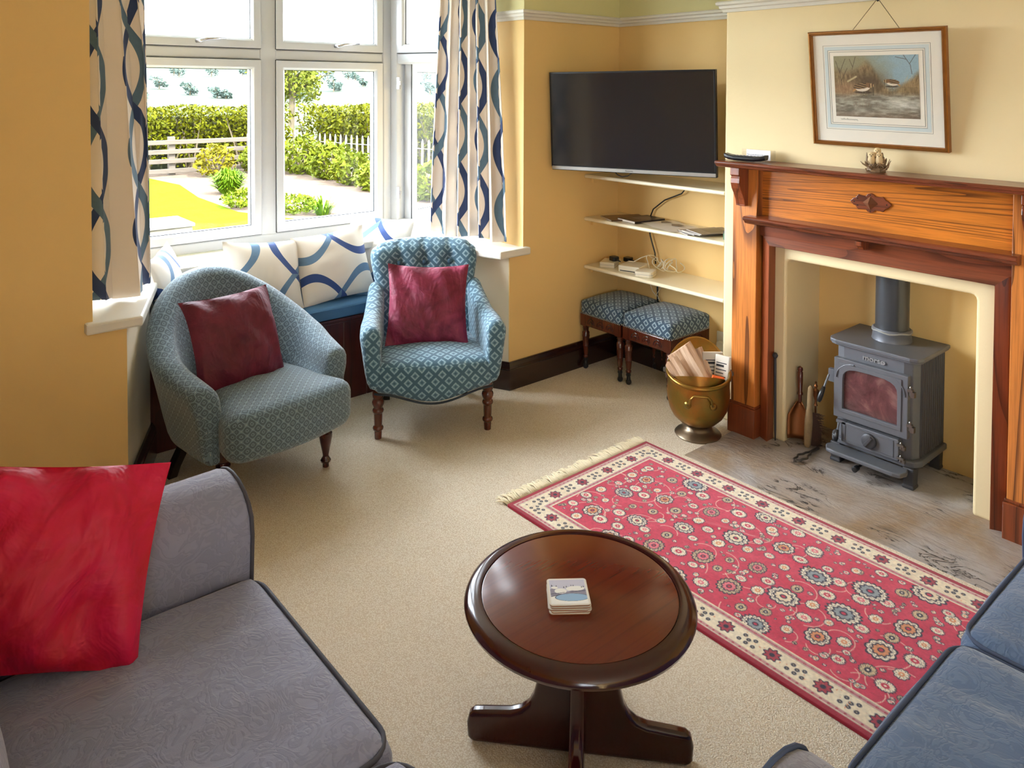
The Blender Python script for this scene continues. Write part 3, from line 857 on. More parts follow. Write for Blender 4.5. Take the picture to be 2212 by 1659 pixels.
for z in (0.178, 0.126):
    g = G(); g.cbox((3.150, SY - 0.128, z), (0.014, 0.026, 0.010)); g.cbox((3.154, SY - 0.138, z - 0.010), (0.016, 0.014, 0.016)); g.M = Matrix.Translation((3.147, SY - 0.130, z)); g.lathe([(0.0045, -0.014), (0.0045, 0.010), (0.0025, 0.014)], 10)
    ms('hinge', g, M['steel'], ash, bevel=0.001)
g = G(); g.cbox((3.160, SY + 0.118, 0.190), (0.02, 0.04, 0.012)); g.tube([(3.146, SY + 0.123, 0.186), (3.138, SY + 0.126, 0.155)], 0.004, 8)
h = ms('ash_door_handle', g, M['iron'], ash)
g = G(); g.tube([(3.139, SY + 0.126, 0.158), (3.133, SY + 0.129, 0.125), (3.130, SY + 0.130, 0.112)], [0.006, 0.010, 0.008], 10); ms('grip', g, M['black_plastic'], h, smooth=True)
g = G(); g.M = Matrix.Translation((3.10, SY + 0.02, 0.048)) @ Matrix.Rotation(R(90), 4, 'Y'); g.lathe([(0.005, 0.08), (0.005, 0.0), (0.011, -0.002), (0.012, -0.028), (0.008, -0.03)], 14); ms('riddling_knob', g, M['black_plastic'], smooth='auto')
# flue
FX, FY = 3.352, 1.431
g = G(); g.M = Matrix.Translation((FX, FY, 0)); g.lathe([(0.066, 0.58), (0.066, 0.86)], 40); ms('flue_pipe', g, M['flue'], smooth='auto')
g = G(); g.M = Matrix.Translation((FX, FY, 0)); g.lathe([(0.080, 0.530), (0.078, 0.536), (0.075, 0.560), (0.077, 0.566), (0.077, 0.576), (0.072, 0.582)], 40); col_ = ms('flue_collar', g, M['iron'], smooth='auto')
g = G(); pts = [(FX + 0.0765 * math.cos(a), FY + 0.0765 * math.sin(a), 0.572 + 0.003 * math.sin(5 * a)) for a in [2 * PI * k / 40 for k in range(40)]]; g.tube(pts, 0.0035, 6, True)
ms('cement_joint', g, M['cement'], col_)
# raised lettering
def text(name, body, size, mat, parent, loc, rot, extr=0.001, align='CENTER', world=True, offset=0.0):
    c = bpy.data.curves.new(name, 'FONT'); c.body = body; c.size = size; c.extrude = extr; c.align_x = align; c.resolution_u = 3; c.offset = offset
    c.materials.append(mat)
    tmp = bpy.data.objects.new(name, c); COL.objects.link(tmp); bpy.context.view_layer.update()
    me = bpy.data.meshes.new_from_object(tmp.evaluated_get(bpy.context.evaluated_depsgraph_get())); me.name = name
    bpy.data.objects.remove(tmp); o = bpy.data.objects.new(name, me)
    o.location = loc; o.rotation_euler = rot
    link(o, parent, False)
    if parent is not None and world:
        bpy.context.view_layer.update(); o.matrix_parent_inverse = parent.matrix_world.inverted()
    return o
ROT_W = (R(90), 0, R(-90))         # reading along -y on a face that looks towards -x
tx = text('raised_lettering', 'morsø', 0.029, plain('bright_iron_letters', srgb(150, 150, 152), 0.4, 0.3), st, (3.178, SY - 0.005, 0.473), ROT_W, 0.004, offset=0.0007)
tx.scale = (1.2, 1, 1)
# ------------------------------------------------------------------ television
tvy, tvt = R(18.98), R(2.57)
n_ = Vector((-math.cos(tvy), -math.sin(tvy), 0)); r_ = Vector((math.sin(tvy), -math.cos(tvy), 0)); u_ = Vector((0, 0, 1))
n2 = n_ * math.cos(tvt) - u_ * math.sin(tvt); u2 = u_ * math.cos(tvt) + n_ * math.sin(tvt)
MT = Matrix((r_, -n2, u2)).transposed().to_4x4()      # local x right, y into the wall, z up
MT = MT @ Matrix.Rotation(R(-0.608), 4, 'Y')
tv = thing('television', 'black flat screen television on a wall bracket above the shelves', 'television', (3.022, 2.627, 1.42), rot=MT.to_euler())
W_, H_ = 0.905, 0.530
g = G(); g.box(-W_ / 2, W_ / 2, 0.004, 0.030, -H_ / 2, H_ / 2); g.box(-0.28, 0.28, 0.03, 0.055, -0.22, 0.10); mk('casing', g, M['black_plastic'], tv, bevel=0.003)
g = G(); ring(g, -W_ / 2, W_ / 2, -H_ / 2 + 0.018, H_ / 2, 0.010, 0.0, 0.01, 0.002); mk('bezel', g, M['black_plastic'], tv)
g = G(); g.box(-W_ / 2 + 0.009, W_ / 2 - 0.009, 0.002, 0.006, -H_ / 2 + 0.026, H_ / 2 - 0.009); mk('screen', g, M['screen'], tv)
g = G(); g.box(-W_ / 2 + 0.004, W_ / 2 - 0.004, -0.002, 0.01, -H_ / 2 + 0.004, -H_ / 2 + 0.022); strip = mk('silver_strip', g, M['silver'], tv, bevel=0.001)
t_ = text('maker_lettering', 'Panasonic', 0.011, M['ink'], strip, (0, -0.0026, -H_ / 2 + 0.0095), (R(90), 0, 0), 0.0002, world=False)
g = G(); g.box(-0.12, 0.12, 0.055, 0.075, -0.12, 0.12); g.tube([(0.05, 0.07, -0.0), (0.16, 0.15, 0), (0.28, 0.34, 0)], 0.018, 8); mk('wall_bracket', g, M['black_plastic'], tv, bevel=0.002)
g = G(); g.tube([(-0.09, 0.02, -0.262), (-0.075, 0.02, -0.278), (-0.05, 0.02, -0.287), (-0.02, 0.02, -0.282), (0.01, 0.02, -0.262)], 0.003, 6); mk('cable_loop', g, M['black_plastic'], tv)

# ------------------------------------------------------------------ alcove shelves
SH = {}
for nm, z, lb in (('top', 1.102, 'cream shelf directly under the television'), ('mid', 0.856, 'cream shelf holding magazines and a map'), ('low', 0.580, 'cream shelf holding small white boxes and coiled cable')):
    t = thing('alcove_shelf', lb, 'shelf', (3.31, 2.62, z), group='cream alcove shelves')
    g = G(); g.prism([(3.459, z), (3.176, z), (3.170, z - 0.006), (3.170, z - 0.014), (3.176, z - 0.020), (3.459, z - 0.020)], 2.149, 3.083, 'y')
    mk('shelf_board', g, M['cream_shelf'], t, world=True, bevel=0.002)
    for a, b in ((3.064, 3.083), (2.149, 2.168)):
        g = G(); g.box(3.225, 3.455, a, b, z - 0.050, z - 0.0205); mk('batten', g, M['wall'], t, world=True, bevel=0.001)
    SH[nm] = z

def slab(name, c, sx, sy, t, rz, mat, label, cat, group=None, droop=None, smooth=False):
    o = thing(name, label, cat, (c[0], c[1], c[2]), rz, group)
    return o
def magazine(c, w, d, t, rz, cover, label, tilt=0, group=None, cat='magazine', name='magazine', photo=None):
    o = thing(name, label, cat, c, group=group, rot=(0, R(tilt), R(rz)))
    g = G(); g.box(-w / 2 + .001, w / 2 - .001, -d / 2 + .001, d / 2 - .001, 0.0006, t - 0.0006); mk('pages', g, M['paper'], o)
    g = G(); g.box(-w / 2, w / 2, -d / 2, d / 2, t - 0.0006, t); g.box(-w / 2, w / 2, -d / 2, d / 2, 0, 0.0006); g.box(-w / 2 - .0006, -w / 2, -d / 2, d / 2, 0, t); mk('cover', g, cover, o)
    if photo:
        g = G(); g.box(-w * .32, w * .3, -d * .30, d * .18, t, t + 0.0004); mk('cover_picture', g, photo, o)
    return o
mc = {k: plain('printed_cover_' + k, srgb(*c), 0.3, var=0.5, vscale=25) for k, c in {'brown': (92, 62, 46), 'dark': (34, 28, 34), 'slate': (92, 84, 84), 'grey': (120, 112, 108), 'sand': (196, 178, 146)}.items()}
zm = SH['mid'] + 0.0008
magazine((3.32, 2.905, zm), 0.17, 0.235, 0.006, 64, mc['brown'], 'brown magazine lying flat at the corner end of the magazine shelf')
magazine((3.335, 2.800, zm + 0.0002), 0.15, 0.215, 0.012, 80, mc['dark'], 'thick black magazine beside the flat brown one', photo=mc['slate'])
o = thing('folded_map', 'open printed leaflet lying flat in the middle of the shelf', 'map', (3.315, 2.585, zm), R(70))
g = G(); P = [[(x, y, 0.001 + 0.004 * abs(math.sin(x * 18))) for y in (-0.105, 0.105)] for x in [-0.16 + 0.02 * k for k in range(17)]]; g.grid(P); mk('sheet', g, M['paper'], o, recalc=False)
g = G(); g.add([(-.05, -.06, .0062), (.01, -.065, .0062), (.03, -.03, .0062), (-.02, .0, .0062), (-.06, -.02, .0062)], [(0, 1, 2, 3, 4)]); g.add([(.06, -.05, .0062), (.12, -.05, .0062), (.12, -.02, .0062), (.07, .01, .0062)], [(0, 1, 2, 3)]); mk('printed_picture', g, mc['slate'], o)
for k, (dx, dy, rz) in enumerate(((0, 0.055, 62), (0.004, 0.03, 68), (0.0, 0.0, 74), (0.006, -0.03, 66))):
    magazine((3.300 + dx, 2.335 + dy * .8, zm + k * 0.0042), 0.15, 0.21, 0.004, rz, mc['slate'] if k == 3 else mc['grey'],
             ['bottom magazine of the fanned pile at the fireplace end', 'second magazine up in the fanned pile at the fireplace end', 'third magazine up in the fanned pile at the fireplace end', 'top magazine with a grey picture on the fanned pile'][k],
             group='fanned magazine pile', photo=mc['dark'] if k == 3 else None)
t = thing('jar', 'small green jar half hidden by the chimney breast edge', 'jar', (3.235, 2.172, zm))
g = G(); g.M = Matrix.Identity(4); g.lathe([(0.0, 0), (0.018, 0), (0.021, 0.004), (0.021, 0.030), (0.017, 0.034)], 20); mk('jar_body', g, plain('green_tin', srgb(88, 118, 96), 0.4), t, smooth='auto')
g = G(); g.lathe([(0.019, 0.0335), (0.019, 0.044), (0.0, 0.044)], 20); mk('lid', g, M['iron_dark'], t, smooth='auto')

zl = SH['low'] + 0.0006
def wbox(c, w, d, h, rz, label, slot=False, r=0.004):
    o = thing('white_box', label, 'electronic box', c, R(rz), 'white boxes on the lowest shelf')
    g = G(); g.prism(rrect(w, d, r, 3), 0, h, 'z'); b = mk('box_body', g, M['white_plastic'], o, bevel=0.003)
    if slot:
        g = G(); g.box(-w * .42, w * .42, -d / 2 - .0006, -d / 2 + .001, 0.006, 0.011); mk('slot', g, M['black_plastic'], o)
    else:
        g = G(); g.box(-w / 2 - .0004, w / 2 + .0004, -d / 2 - .0004, d / 2 + .0004, h * .48, h * .54); mk('seam', g, M['silver'], o)
    return o
wbox((3.268, 2.975, zl), 0.085, 0.115, 0.030, -62, 'pale box nearest the wall corner with a black plug on it')
wbox((3.285, 2.808, zl), 0.125, 0.135, 0.036, -74, 'widest white box with a dark slot, in the middle', True)
wbox((3.245, 2.690, zl), 0.10, 0.10, 0.030, -66, 'small rounded white box at the cable end', r=0.018)
def plug(c, rz, label):
    o = thing('plug', label, 'plug', c, R(rz), 'black plugs on the lowest shelf')
    g = G(); g.prism(rrect(0.05, 0.046, 0.014, 4), 0, 0.024, 'z'); mk('plug_body', g, M['black_plastic'], o, bevel=0.004)
    g = G(); g.tube([(0.02, 0, 0.010), (0.04, 0, 0.008), (0.055, 0.004, 0.003)], [0.006, 0.005, 0.003], 8); mk('cord_grip', g, M['black_plastic'], o)
plug((3.285, 2.955, zl + 0.0305), -100, 'black plug lying on the pale corner box')
plug((3.395, 2.945, zl + 0.012), -88, 'black plug lying at the back wall behind the boxes')
g = G(); pts = []
for k in range(150):
    a = k * 0.30; q = k / 150
    pts.append((3.365 + 0.030 * math.cos(a) + 0.012 * math.sin(k * .7), 2.735 - 0.155 * q + 0.035 * math.sin(a * 0.55), zl + 0.045 + 0.040 * math.sin(a) * (0.7 + .3 * math.sin(k * .13)) + 0.004))
pts = [(3.30, 2.86, zl + 0.040), (3.31, 2.83, zl + 0.042), (3.33, 2.79, zl + 0.07), (3.35, 2.76, zl + 0.085)] + pts
g.tube(pts, 0.0026, 6); tag(mk('coiled_cable', g, M['white_plastic'], smooth=True), 'coiled white cable heaped behind the white boxes', 'cable')
g = G(); g.tube([(3.435, 2.55, 1.078), (3.435, 2.60, 1.02), (3.44, 2.72, 0.97), (3.44, 2.80, 0.91), (3.44, 2.822, 0.862)], 0.004, 6)
g.tube([(3.44, 2.83, 0.834), (3.44, 2.822, 0.76), (3.44, 2.785, 0.66), (3.44, 2.78, 0.60)], 0.004, 6)
g.tube([(3.445, 2.77, 0.56), (3.445, 2.768, 0.45), (3.445, 2.765, 0.20)], 0.005, 6); tag(mk('power_cable', g, M['black_plastic'], smooth=True), 'black cable hanging down the alcove wall behind the shelves', 'cable')
g = G(); g.tube([(3.445, 2.79, 0.56), (3.43, 2.82, 0.50), (3.44, 2.80, 0.44), (3.445, 2.755, 0.40)], 0.0022, 6); g.tube([(3.445, 2.75, 0.56), (3.435, 2.72, 0.50), (3.44, 2.77, 0.43), (3.445, 2.74, 0.38), (3.445, 2.66, 0.385)], 0.0022, 6)
tag(mk('thin_wire', g, M['white_plastic'], smooth=True), 'thin pale wires dangling under the lowest shelf', 'wire')
g = G(); g.tube([(3.44, 2.60, 0.21), (3.40, 2.56, 0.17), (3.37, 2.53, 0.08), (3.38, 2.58, 0.015), (3.42, 2.62, 0.008)], 0.004, 6); tag(mk('floor_wire', g, M['white_plastic'], smooth=True), 'white wire looping to the floor behind the right stool', 'wire')
t = thing('wall_socket', 'white double wall socket low on the alcove wall', 'socket', (3.459, 2.30, 0.27))
g = G(); g.box(-0.010, 0, -0.075, 0.075, -0.045, 0.045); mk('face_plate', g, M['gloss_white'], t, bevel=0.003)
g = G(); g.box(-0.045, -0.010, 0.005, 0.055, -0.05, 0.0); mk('white_plug', g, M['gloss_white'], t, bevel=0.006)
t = thing('power_adaptor', 'dark green adaptor plugged in beside the chimney breast', 'adaptor', (3.448, 2.235, 0.235))
g = G(); g.box(-0.06, 0.0, -0.03, 0.03, -0.05, 0.045); mk('adaptor_body', g, plain('dark_green_plastic', srgb(30, 52, 46), 0.4), t, bevel=0.008)
g = G(); g.tube([(-0.03, 0.02, 0.04), (-0.035, 0.03, 0.065), (-0.02, 0.0, 0.075)], 0.003, 6); mk('lead', g, M['black_plastic'], t)

# ------------------------------------------------------------------ stools
def lathe_leg(g, x, y, prof, n=20):
    g.M = Matrix.Translation((x, y, 0)); g.lathe(prof, n); g.M = Matrix.Identity(4)
def make_stool():
    t = thing('footstool', 'x', 'stool')
    hx, hy = 0.170, 0.160
    ZN = 0.312
    g = G()
    for a, b, c, d in ((-hx + .02, hx - .02, -hy, -hy + .022), (-hx + .02, hx - .02, hy - .022, hy), (-hx, -hx + .022, -hy + .02, hy - .02), (hx - .022, hx, -hy + .02, hy - .02)): g.box(a, b, c, d, 0.248, ZN)
    fr = mk('seat_rail', g, M['turned'], t, bevel=0.003)
    for k in range(12):
        a0, q = divmod(k, 3); q = (q - 1) * 0.075; g = G()
        for r_ in (0.026, 0.013):
            P_ = [(q + r_ * math.cos(a), 0.264 + r_ * 1.23 * math.sin(a)) for a in [PI * w / 8 for w in range(9)]]
            g.tube([(a, s_ * (hy + .0005), b) if a0 < 2 else (s_ * (hx + .0005), a, b) for a, b in P_ for s_ in ((1 if a0 % 2 else -1),)], 0.003, 6)
        mk('carved_fan', g, M['turned_red'], fr)
    prof = [(0.012, 0.060), (0.015, 0.064), (0.015, 0.072), (0.012, 0.076), (0.0145, 0.085), (0.0175, 0.12), (0.0175, 0.124), (0.0195, 0.127), (0.0195, 0.132), (0.018, 0.135), (0.0205, 0.165), (0.021, 0.180), (0.0225, 0.183), (0.0225, 0.188), (0.021, 0.191), (0.022, 0.205), (0.017, 0.212), (0.014, 0.218), (0.018, 0.222), (0.014, 0.227), (0.020, 0.232), (0.015, 0.238), (0.022, 0.243), (0.022, 0.248)]
    for sx in (-1, 1):
        for sy in (-1, 1):
            x, y = sx * (hx - 0.022), sy * (hy - 0.022)
            g = G(); lathe_leg(g, x, y, prof)
            g.box(x - .0225, x + .0225, y - .0225, y + .0225, 0.246, ZN)
            l = mk('leg', g, M['turned'], t, smooth='auto')
            g = G(); g.M = Matrix.Translation((x, y, 0)); g.lathe([(0.014, 0.062), (0.012, 0.056), (0.014, 0.048), (0.010, 0.040), (0.008, 0.036)], 12)
            g.tube([(0, 0, 0.045), (-0.006, -0.006, 0.030), (-0.010, -0.010, 0.016)], [0.010, 0.011, 0.012], 10)
            g.M = Matrix.Translation((x - .010, y - .010, 0.0155)) @ Matrix.Rotation(R(45), 4, 'Z') @ Matrix.Rotation(R(90), 4, 'Y'); g.lathe([(0.0, -.009), (0.012, -.009), (0.0155, -.004), (0.0155, .004), (0.012, .009), (0.0, .009)], 16)
            mk('caster', g, M['black_plastic'], l, smooth='auto')
    g = G()
    def f(p, u):
        if u.z > -0.99: p = p + Vector((0, 0, 0.028 * max(0, (1 - u.x ** 2)) * max(0, (1 - u.y ** 2)) * (0.5 + 0.5 * u.z)))
        return p
    rbox(g, (0, 0, 0.352), (2 * hx + .006, 2 * hy + .006, 0.080), 0.018, 14, f)
    mk('cushion_top', g, M['stool_diamond'], t, smooth=True, uvs=True)
    g = G()
    for k in range(26):
        q = -1 + 2 * (k + .5) / 26
        for s in (-1, 1):
            for p in ((q * hx, s * (hy + .003)), (s * (hx + .003), q * hy)):
                g.M = Matrix.Translation((p[0], p[1], 0.3165)); g.lathe([(0.0, -.0035), (0.0035, -.002), (0.0035, .002), (0.0, .0035)], 6)
    n = mk('nail_trim', g, M['silver'], t); n['kind'] = 'stuff'
    return t
s1 = make_stool()
s1['label'] = 'navy diamond footstool in the alcove corner against the window wall'; s1['group'] = 'diamond footstools under the shelves'
s1.location = (3.300, 2.915, 0); s1.scale = (1, 0.94, 1)
s2 = copy_tree(s1); s2.scale = (1, 1, 1); s2.location = (3.303, 2.590, 0)
s2['label'] = 'blue diamond footstool beside the brass scuttle, nearer the fireplace'

# ------------------------------------------------------------------ coal scuttle
sc = thing('coal_scuttle', 'brass helmet coal scuttle filled with logs and paper', 'scuttle', (2.940, 2.120, 0), R(-140))
# local +x = front (towards the camera)
def rim_z(a):           # height of the mouth around the bowl; a = 0 front, pi back
    c = math.cos(a)
    return 0.292 - 0.030 * c + 0.085 * max(0, -c) ** 1.6
rings = []
prof = [(0.052, 0.056), (0.085, 0.066), (0.112, 0.092), (0.130, 0.125), (0.140, 0.165), (0.142, 0.20), (0.139, 0.235)]
NB = 48
g = G()
for r, z in prof:
    rings.append([(r * math.cos(2 * PI * k / NB), r * math.sin(2 * PI * k / NB), z) for k in range(NB)])
for q in (0.5, 1.0):
    rings.append([((0.139 + .002 * q) * math.cos(a), (0.139 + .002 * q) * math.sin(a), 0.235 + (rim_z(a) - 0.235) * q) for a in [2 * PI * k / NB for k in range(NB)]])
for q in (1.0, 0.4):
    rings.append([(0.136 * math.cos(a), 0.136 * math.sin(a), 0.20 + (rim_z(a) - 0.20) * q) for a in [2 * PI * k / NB for k in range(NB)]])
rings.append([(0.10 * math.cos(2 * PI * k / NB), 0.10 * math.sin(2 * PI * k / NB), 0.10) for k in range(NB)])
g.loft(rings); mk('bowl', g, M['brass'], sc, smooth=True)
g = G(); g.tube([(0.141 * math.cos(a), 0.141 * math.sin(a), rim_z(a)) for a in [2 * PI * k / NB for k in range(NB)]], [0.0045 + 0.006 * max(0, math.cos(a * 1.0) * .5 + .5) for a in [2 * PI * k / NB for k in range(NB)]], 8, True); mk('rolled_rim', g, M['brass'], sc, smooth=True)
g = G(); g.grid([[(0.128 * math.cos(a) * (1 - .10 * t), 0.128 * math.sin(a), 0.235 + t * (0.075 - 0.030 * (abs(a) / 1.1) ** 2)) for t in (0, .33, .66, 1)] for a in [-1.1 + 2.2 * k / 20 for k in range(21)]]); mk('inner_lip', g, M['brass'], sc, smooth=True)
g = G(); g.lathe([(0.0, 0.0), (0.103, 0.0), (0.106, 0.006), (0.100, 0.013), (0.080, 0.022), (0.070, 0.030), (0.066, 0.034), (0.063, 0.042), (0.052, 0.050), (0.056, 0.060)], 40); mk('foot', g, M['pewter'], sc, smooth='auto')
g = G(); g.tube([(0.142, -0.055, 0.190), (0.152, -0.050, 0.200), (0.166, -0.046, 0.222), (0.168, -0.030, 0.240), (0.168, 0.030, 0.240), (0.166, 0.046, 0.222), (0.152, 0.050, 0.200), (0.142, 0.055, 0.190)], 0.0055, 8)
for s in (-1, 1):
    g.M = Matrix.Translation((0.132, s * 0.056, 0.185)) @ Matrix.Rotation(R(s * 23), 4, 'Z') @ Matrix.Rotation(R(90), 4, 'Y'); g.lathe([(0.0, 0.011), (0.006, 0.010), (0.016, 0.006), (0.017, 0.0)], 12); g.M = Matrix.Identity(4)
mk('handle', g, M['brass'], sc, smooth=True)
for s in (-1, 1):
    g = G(); g.cbox((-0.02, s * 0.145, 0.275), (0.02, 0.008, 0.05)); g.M = Matrix.Translation((-0.02, s * 0.150, 0.285)); g.lathe([(0.0, -.012), (0.010, -.008), (0.010, .008), (0.0, .012)], 10); mk('swing_handle_lug', g, M['steel'], sc, bevel=0.001)
bpy.context.view_layer.update()
SCM = sc.matrix_world.copy()
def log(label, base, top, r, seed, mat='log', group='split logs in the brass scuttle'):
    """split billet from base to top (scuttle space)"""
    b = SCM @ Vector(base); t = SCM @ Vector(top)
    zc = (t - b).normalized(); tc = (Vector((0, 0, 1.6)) - b).normalized()
    yc = -(tc - zc * tc.dot(zc)).normalized(); xc = yc.cross(zc)
    o = thing('split_log', label, 'log', b, group=group, rot=Matrix((xc, yc, zc)).transposed().to_euler())
    L = (t - b).length
    rnd = random.Random(seed)
    sec = [(x * r * (1 + .12 * (rnd.random() - .5)), y * r * (1 + .15 * (rnd.random() - .5))) for x, y in ((-1.0, -.25), (-.5, -.34), (0.0, -.30), (.55, -.36), (1.0, -.20), (.85, .25), (.45, .62), (-.15, .70), (-.75, .35))]
    rings = [[(x * (1 + .05 * fbm((x * 9, y * 9, q + seed), 2)), y * (1 + .10 * fbm((y * 9, x * 9, q * 2 + seed), 2)), q * L / 6 + (0.022 * fbm((x * 40, y * 40, seed), 2) if q == 6 else 0)) for x, y in sec] for q in range(7)]
    g = G(); g.loft(rings); mk('split_wood', g, M[mat], o, bevel=0.002)
    g = G(); g.loft([[(x * 1.03, y * 1.03 - .0015, z * L / 4) for x, y in sec[5:8]] + [(x * .98, y * .98, z * L / 4) for x, y in reversed(sec[5:8])] for z in (0.05, 1, 2, 3, 3.97)]); mk('bark', g, M['bark'], o)
    return o
log('large pale split log leaning to the left in the scuttle', (0.050, 0.03, 0.20), (-0.055, -0.085, 0.375), 0.066, 3)
log('narrow split log at the left rim of the scuttle', (0.075, -0.035, 0.21), (0.0, -0.125, 0.335), 0.034, 5)
log('thin dark-edged log behind the large pale one', (0.0, 0.065, 0.20), (-0.085, -0.005, 0.365), 0.030, 8)
def newspaper(label, c, rz, tilt, w, h, t, txt):
    o = thing('newspaper', label, 'newspaper', SCM @ Vector(c), group='folded newspapers in the scuttle', rot=(R(tilt), 0, R(rz)))
    g = G(); P = rrect(w, t, t * .45, 3, 0, 0); g.prism(P, 0, h, 'z'); b = mk('folded_sheets', g, M['paper'], o, bevel=0.001)
    g = G()
    for k in range(5): g.box(-w * .36, w * .30 - .012 * (k % 2), -t / 2 - .0006, -t / 2 + .0005, h * (.42 + .09 * k), h * (.42 + .09 * k) + (.010 if k == 3 else .004))
    mk('print', g, M['ink'], b)
    return o
newspaper('folded newspaper standing at the back of the scuttle', (-0.055, 0.070, 0.19), -42, -4, 0.095, 0.175, 0.012, '')
newspaper('white folded newspaper poking out at the right rim', (-0.005, 0.098, 0.20), -80, -12, 0.075, 0.165, 0.020, '')
o = thing('firelighter_packet', 'small orange packet between the logs and newspaper', 'packet', SCM @ Vector((0.03, 0.075, 0.235)), rot=(R(20), R(10), R(-50)))
g = G(); g.cbox((0, 0, 0.03), (0.055, 0.02, 0.06)); mk('packet_body', g, plain('orange_wrapper', srgb(226, 96, 30), 0.5), o, bevel=0.004)
g = G(); g.cbox((0.004, -0.0105, 0.035), (0.03, 0.001, 0.02)); mk('printed_patch', g, M['ink'], o)

# ------------------------------------------------------------------ fire tools
t = thing('coal_shovel', 'copper shovel with turned wooden handle leaning in the fireplace corner', 'shovel', (3.205, 1.762, 0.005), rot=(R(-2), R(9), R(20)))
g = G()
rows = []
for k in range(9):
    q = k / 8; z = 0.02 + 0.165 * q; hw = 0.050 * (1 if q < .6 else 1 - (q - .6) / .4 * .75)
    rows.append([(0.030 * (abs(s) ** 3) * -1 + 0.004, s * hw, z) for s in [-1, -.8, -.5, 0, .5, .8, 1]])
g.grid(rows); b = mk('pan', g, M['copper'], t, smooth=True); sm = b.modifiers.new('solid', 'SOLIDIFY'); sm.thickness = 0.003
g = G(); g.M = Matrix.Translation((0, 0, 0.18)); g.lathe([(0.008, 0), (0.008, 0.03), (0.013, 0.032), (0.013, 0.040), (0.010, 0.046), (0.013, 0.10), (0.013, 0.13), (0.010, 0.134), (0.013, 0.140), (0.012, 0.15), (0.0, 0.158)], 16); mk('handle', g, M['turned'], t, smooth='auto')
t = thing('hearth_brush', 'worn pale wooden brush with dark bristles standing on the hearth', 'brush', (3.196, 1.722, 0.005), rot=(R(3), R(5), R(35)))
g = G(); g.loft([[(0.012 * k * math.cos(a), 0.015 * k * math.sin(a), z) for a in [2 * PI * q / 12 for q in range(12)]] for z, k in ((0.0, .6), (0.01, .95), (0.05, 1.1), (0.12, 1.15), (0.155, .95), (0.18, .75), (0.24, .85), (0.262, .7), (0.270, .3))])
mk('wooden_back', g, plain('worn_pale_wood', srgb(150, 124, 88), 0.7, var=0.35, vscale=40), t, smooth=True)
g = G(); rnd = random.Random(4)
for k in range(420):
    z = 0.012 + 0.14 * rnd.random(); y = -0.010 + .02 * rnd.random(); L = 0.055 * (0.8 + .3 * rnd.random())
    a = (0.010, y, z); bb = (0.010 + L * .3, y * 1.6 - L * .95, z - 0.016 + .01 * rnd.random()); 
    g.tube([a, bb], [0.0011, 0.0007], 3)
n = mk('bristles', g, plain('brown_bristle', srgb(84, 58, 46), 0.8), t); n['kind'] = 'stuff'
t = thing('companion_brush', 'brass finial fire tool handle behind the hearth brush', 'fire tool', (3.265, 1.722, 0.005))
g = G(); g.lathe([(0.004, 0.10), (0.004, 0.165), (0.009, 0.17), (0.006, 0.178), (0.004, 0.19), (0.011, 0.215), (0.013, 0.235), (0.014, 0.238), (0.010, 0.242), (0.005, 0.248), (0.009, 0.258), (0.004, 0.268), (0.005, 0.274), (0.0, 0.280)], 16); mk('handle', g, M['copper'], t, smooth='auto')
g = G(); g.lathe([(0.0, 0.0), (0.028, 0.004), (0.024, 0.06), (0.010, 0.10), (0.0, 0.105)], 20); mk('brush_head', g, M['bark'], t, smooth='auto')
g = G()
c0 = Vector((3.015, 1.680, 0.010)); c1 = Vector((3.215, 1.680, 0.012)); dd = (c1 - c0); pp = Vector((-dd.y, dd.x, 0)).normalized()
def tong(s): return [tuple(c0 + dd * q + pp * (s * (0.004 + 0.013 * math.sin(min(1, q / .62) * PI) ** .7 * (1 + .35 * math.sin(q * 24))) if q < .62 else s * .003) + Vector((0, 0, 0.006 * (1 - q)))) for q in [k / 18 for k in range(19)]]
g.tube(tong(1), 0.0048, 8); g.tube(tong(-1), 0.0048, 8); g.tube([tong(1)[0], tuple(c0 - dd * .04 + Vector((0, 0, .007))), tong(-1)[0]], 0.0055, 8)
tag(mk('fire_tongs', g, M['steel'], smooth=True), 'rusty fire tongs lying flat on the hearth', 'tongs')
t = thing('poker', 'black knobbed poker leaning against the left fireplace frame', 'poker', (3.148, 1.850, 0.005), rot=(R(-1.2), R(0.5), 0))
g = G(); g.tube([(0, 0, 0), (0, 0, 0.05), (0, 0, 0.30), (0, 0, 0.38)], [0.003, 0.005, 0.006, 0.006], 8); mk('rod', g, M['iron_dark'], t, smooth=True)
g = G(); g.M = Matrix.Translation((0, 0, 0.385)); g.lathe([(0, -.014), (0.008, -.011), (0.013, 0), (0.008, .011), (0, .014)], 14); mk('knob', g, M['iron_dark'], t, smooth=True)

# ------------------------------------------------------------------ on the mantel shelf
t = thing('remote_control', 'black remote control lying at the left end of the mantel shelf', 'remote control', (3.055, 1.960, 1.2685), R(4))
g = G(); rings = []
for q in [-1, -.96, -.8, -.5, 0, .5, .8, .96, 1]:
    lift = 0.010 * abs(q) ** 4; hw = 0.026 * (1 - .25 * abs(q) ** 6)
    rings.append([(x * hw, q * 0.100, 0.002 + lift + zz) for x, zz in ((-1, .010), (-.7, .0), (.7, .0), (1, .010), (1, .018), (.8, .022), (-.8, .022), (-1, .018))])
g.loft(rings); mk('remote_body', g, M['black_plastic'], t, bevel=0.002)
g = G()
for i in range(9):
    for j in (-1, 0, 1): g.M = Matrix.Translation((j * 0.013, -0.07 + i * 0.017, 0.024)); g.lathe([(0.0042, 0), (0.0042, .002), (0, .0025)], 8)
mk('buttons', g, M['iron'], t)
t = thing('notice_card', 'small white notice in a clear holder behind the remote control', 'sign', (3.118, 1.935, 1.2685), R(0))
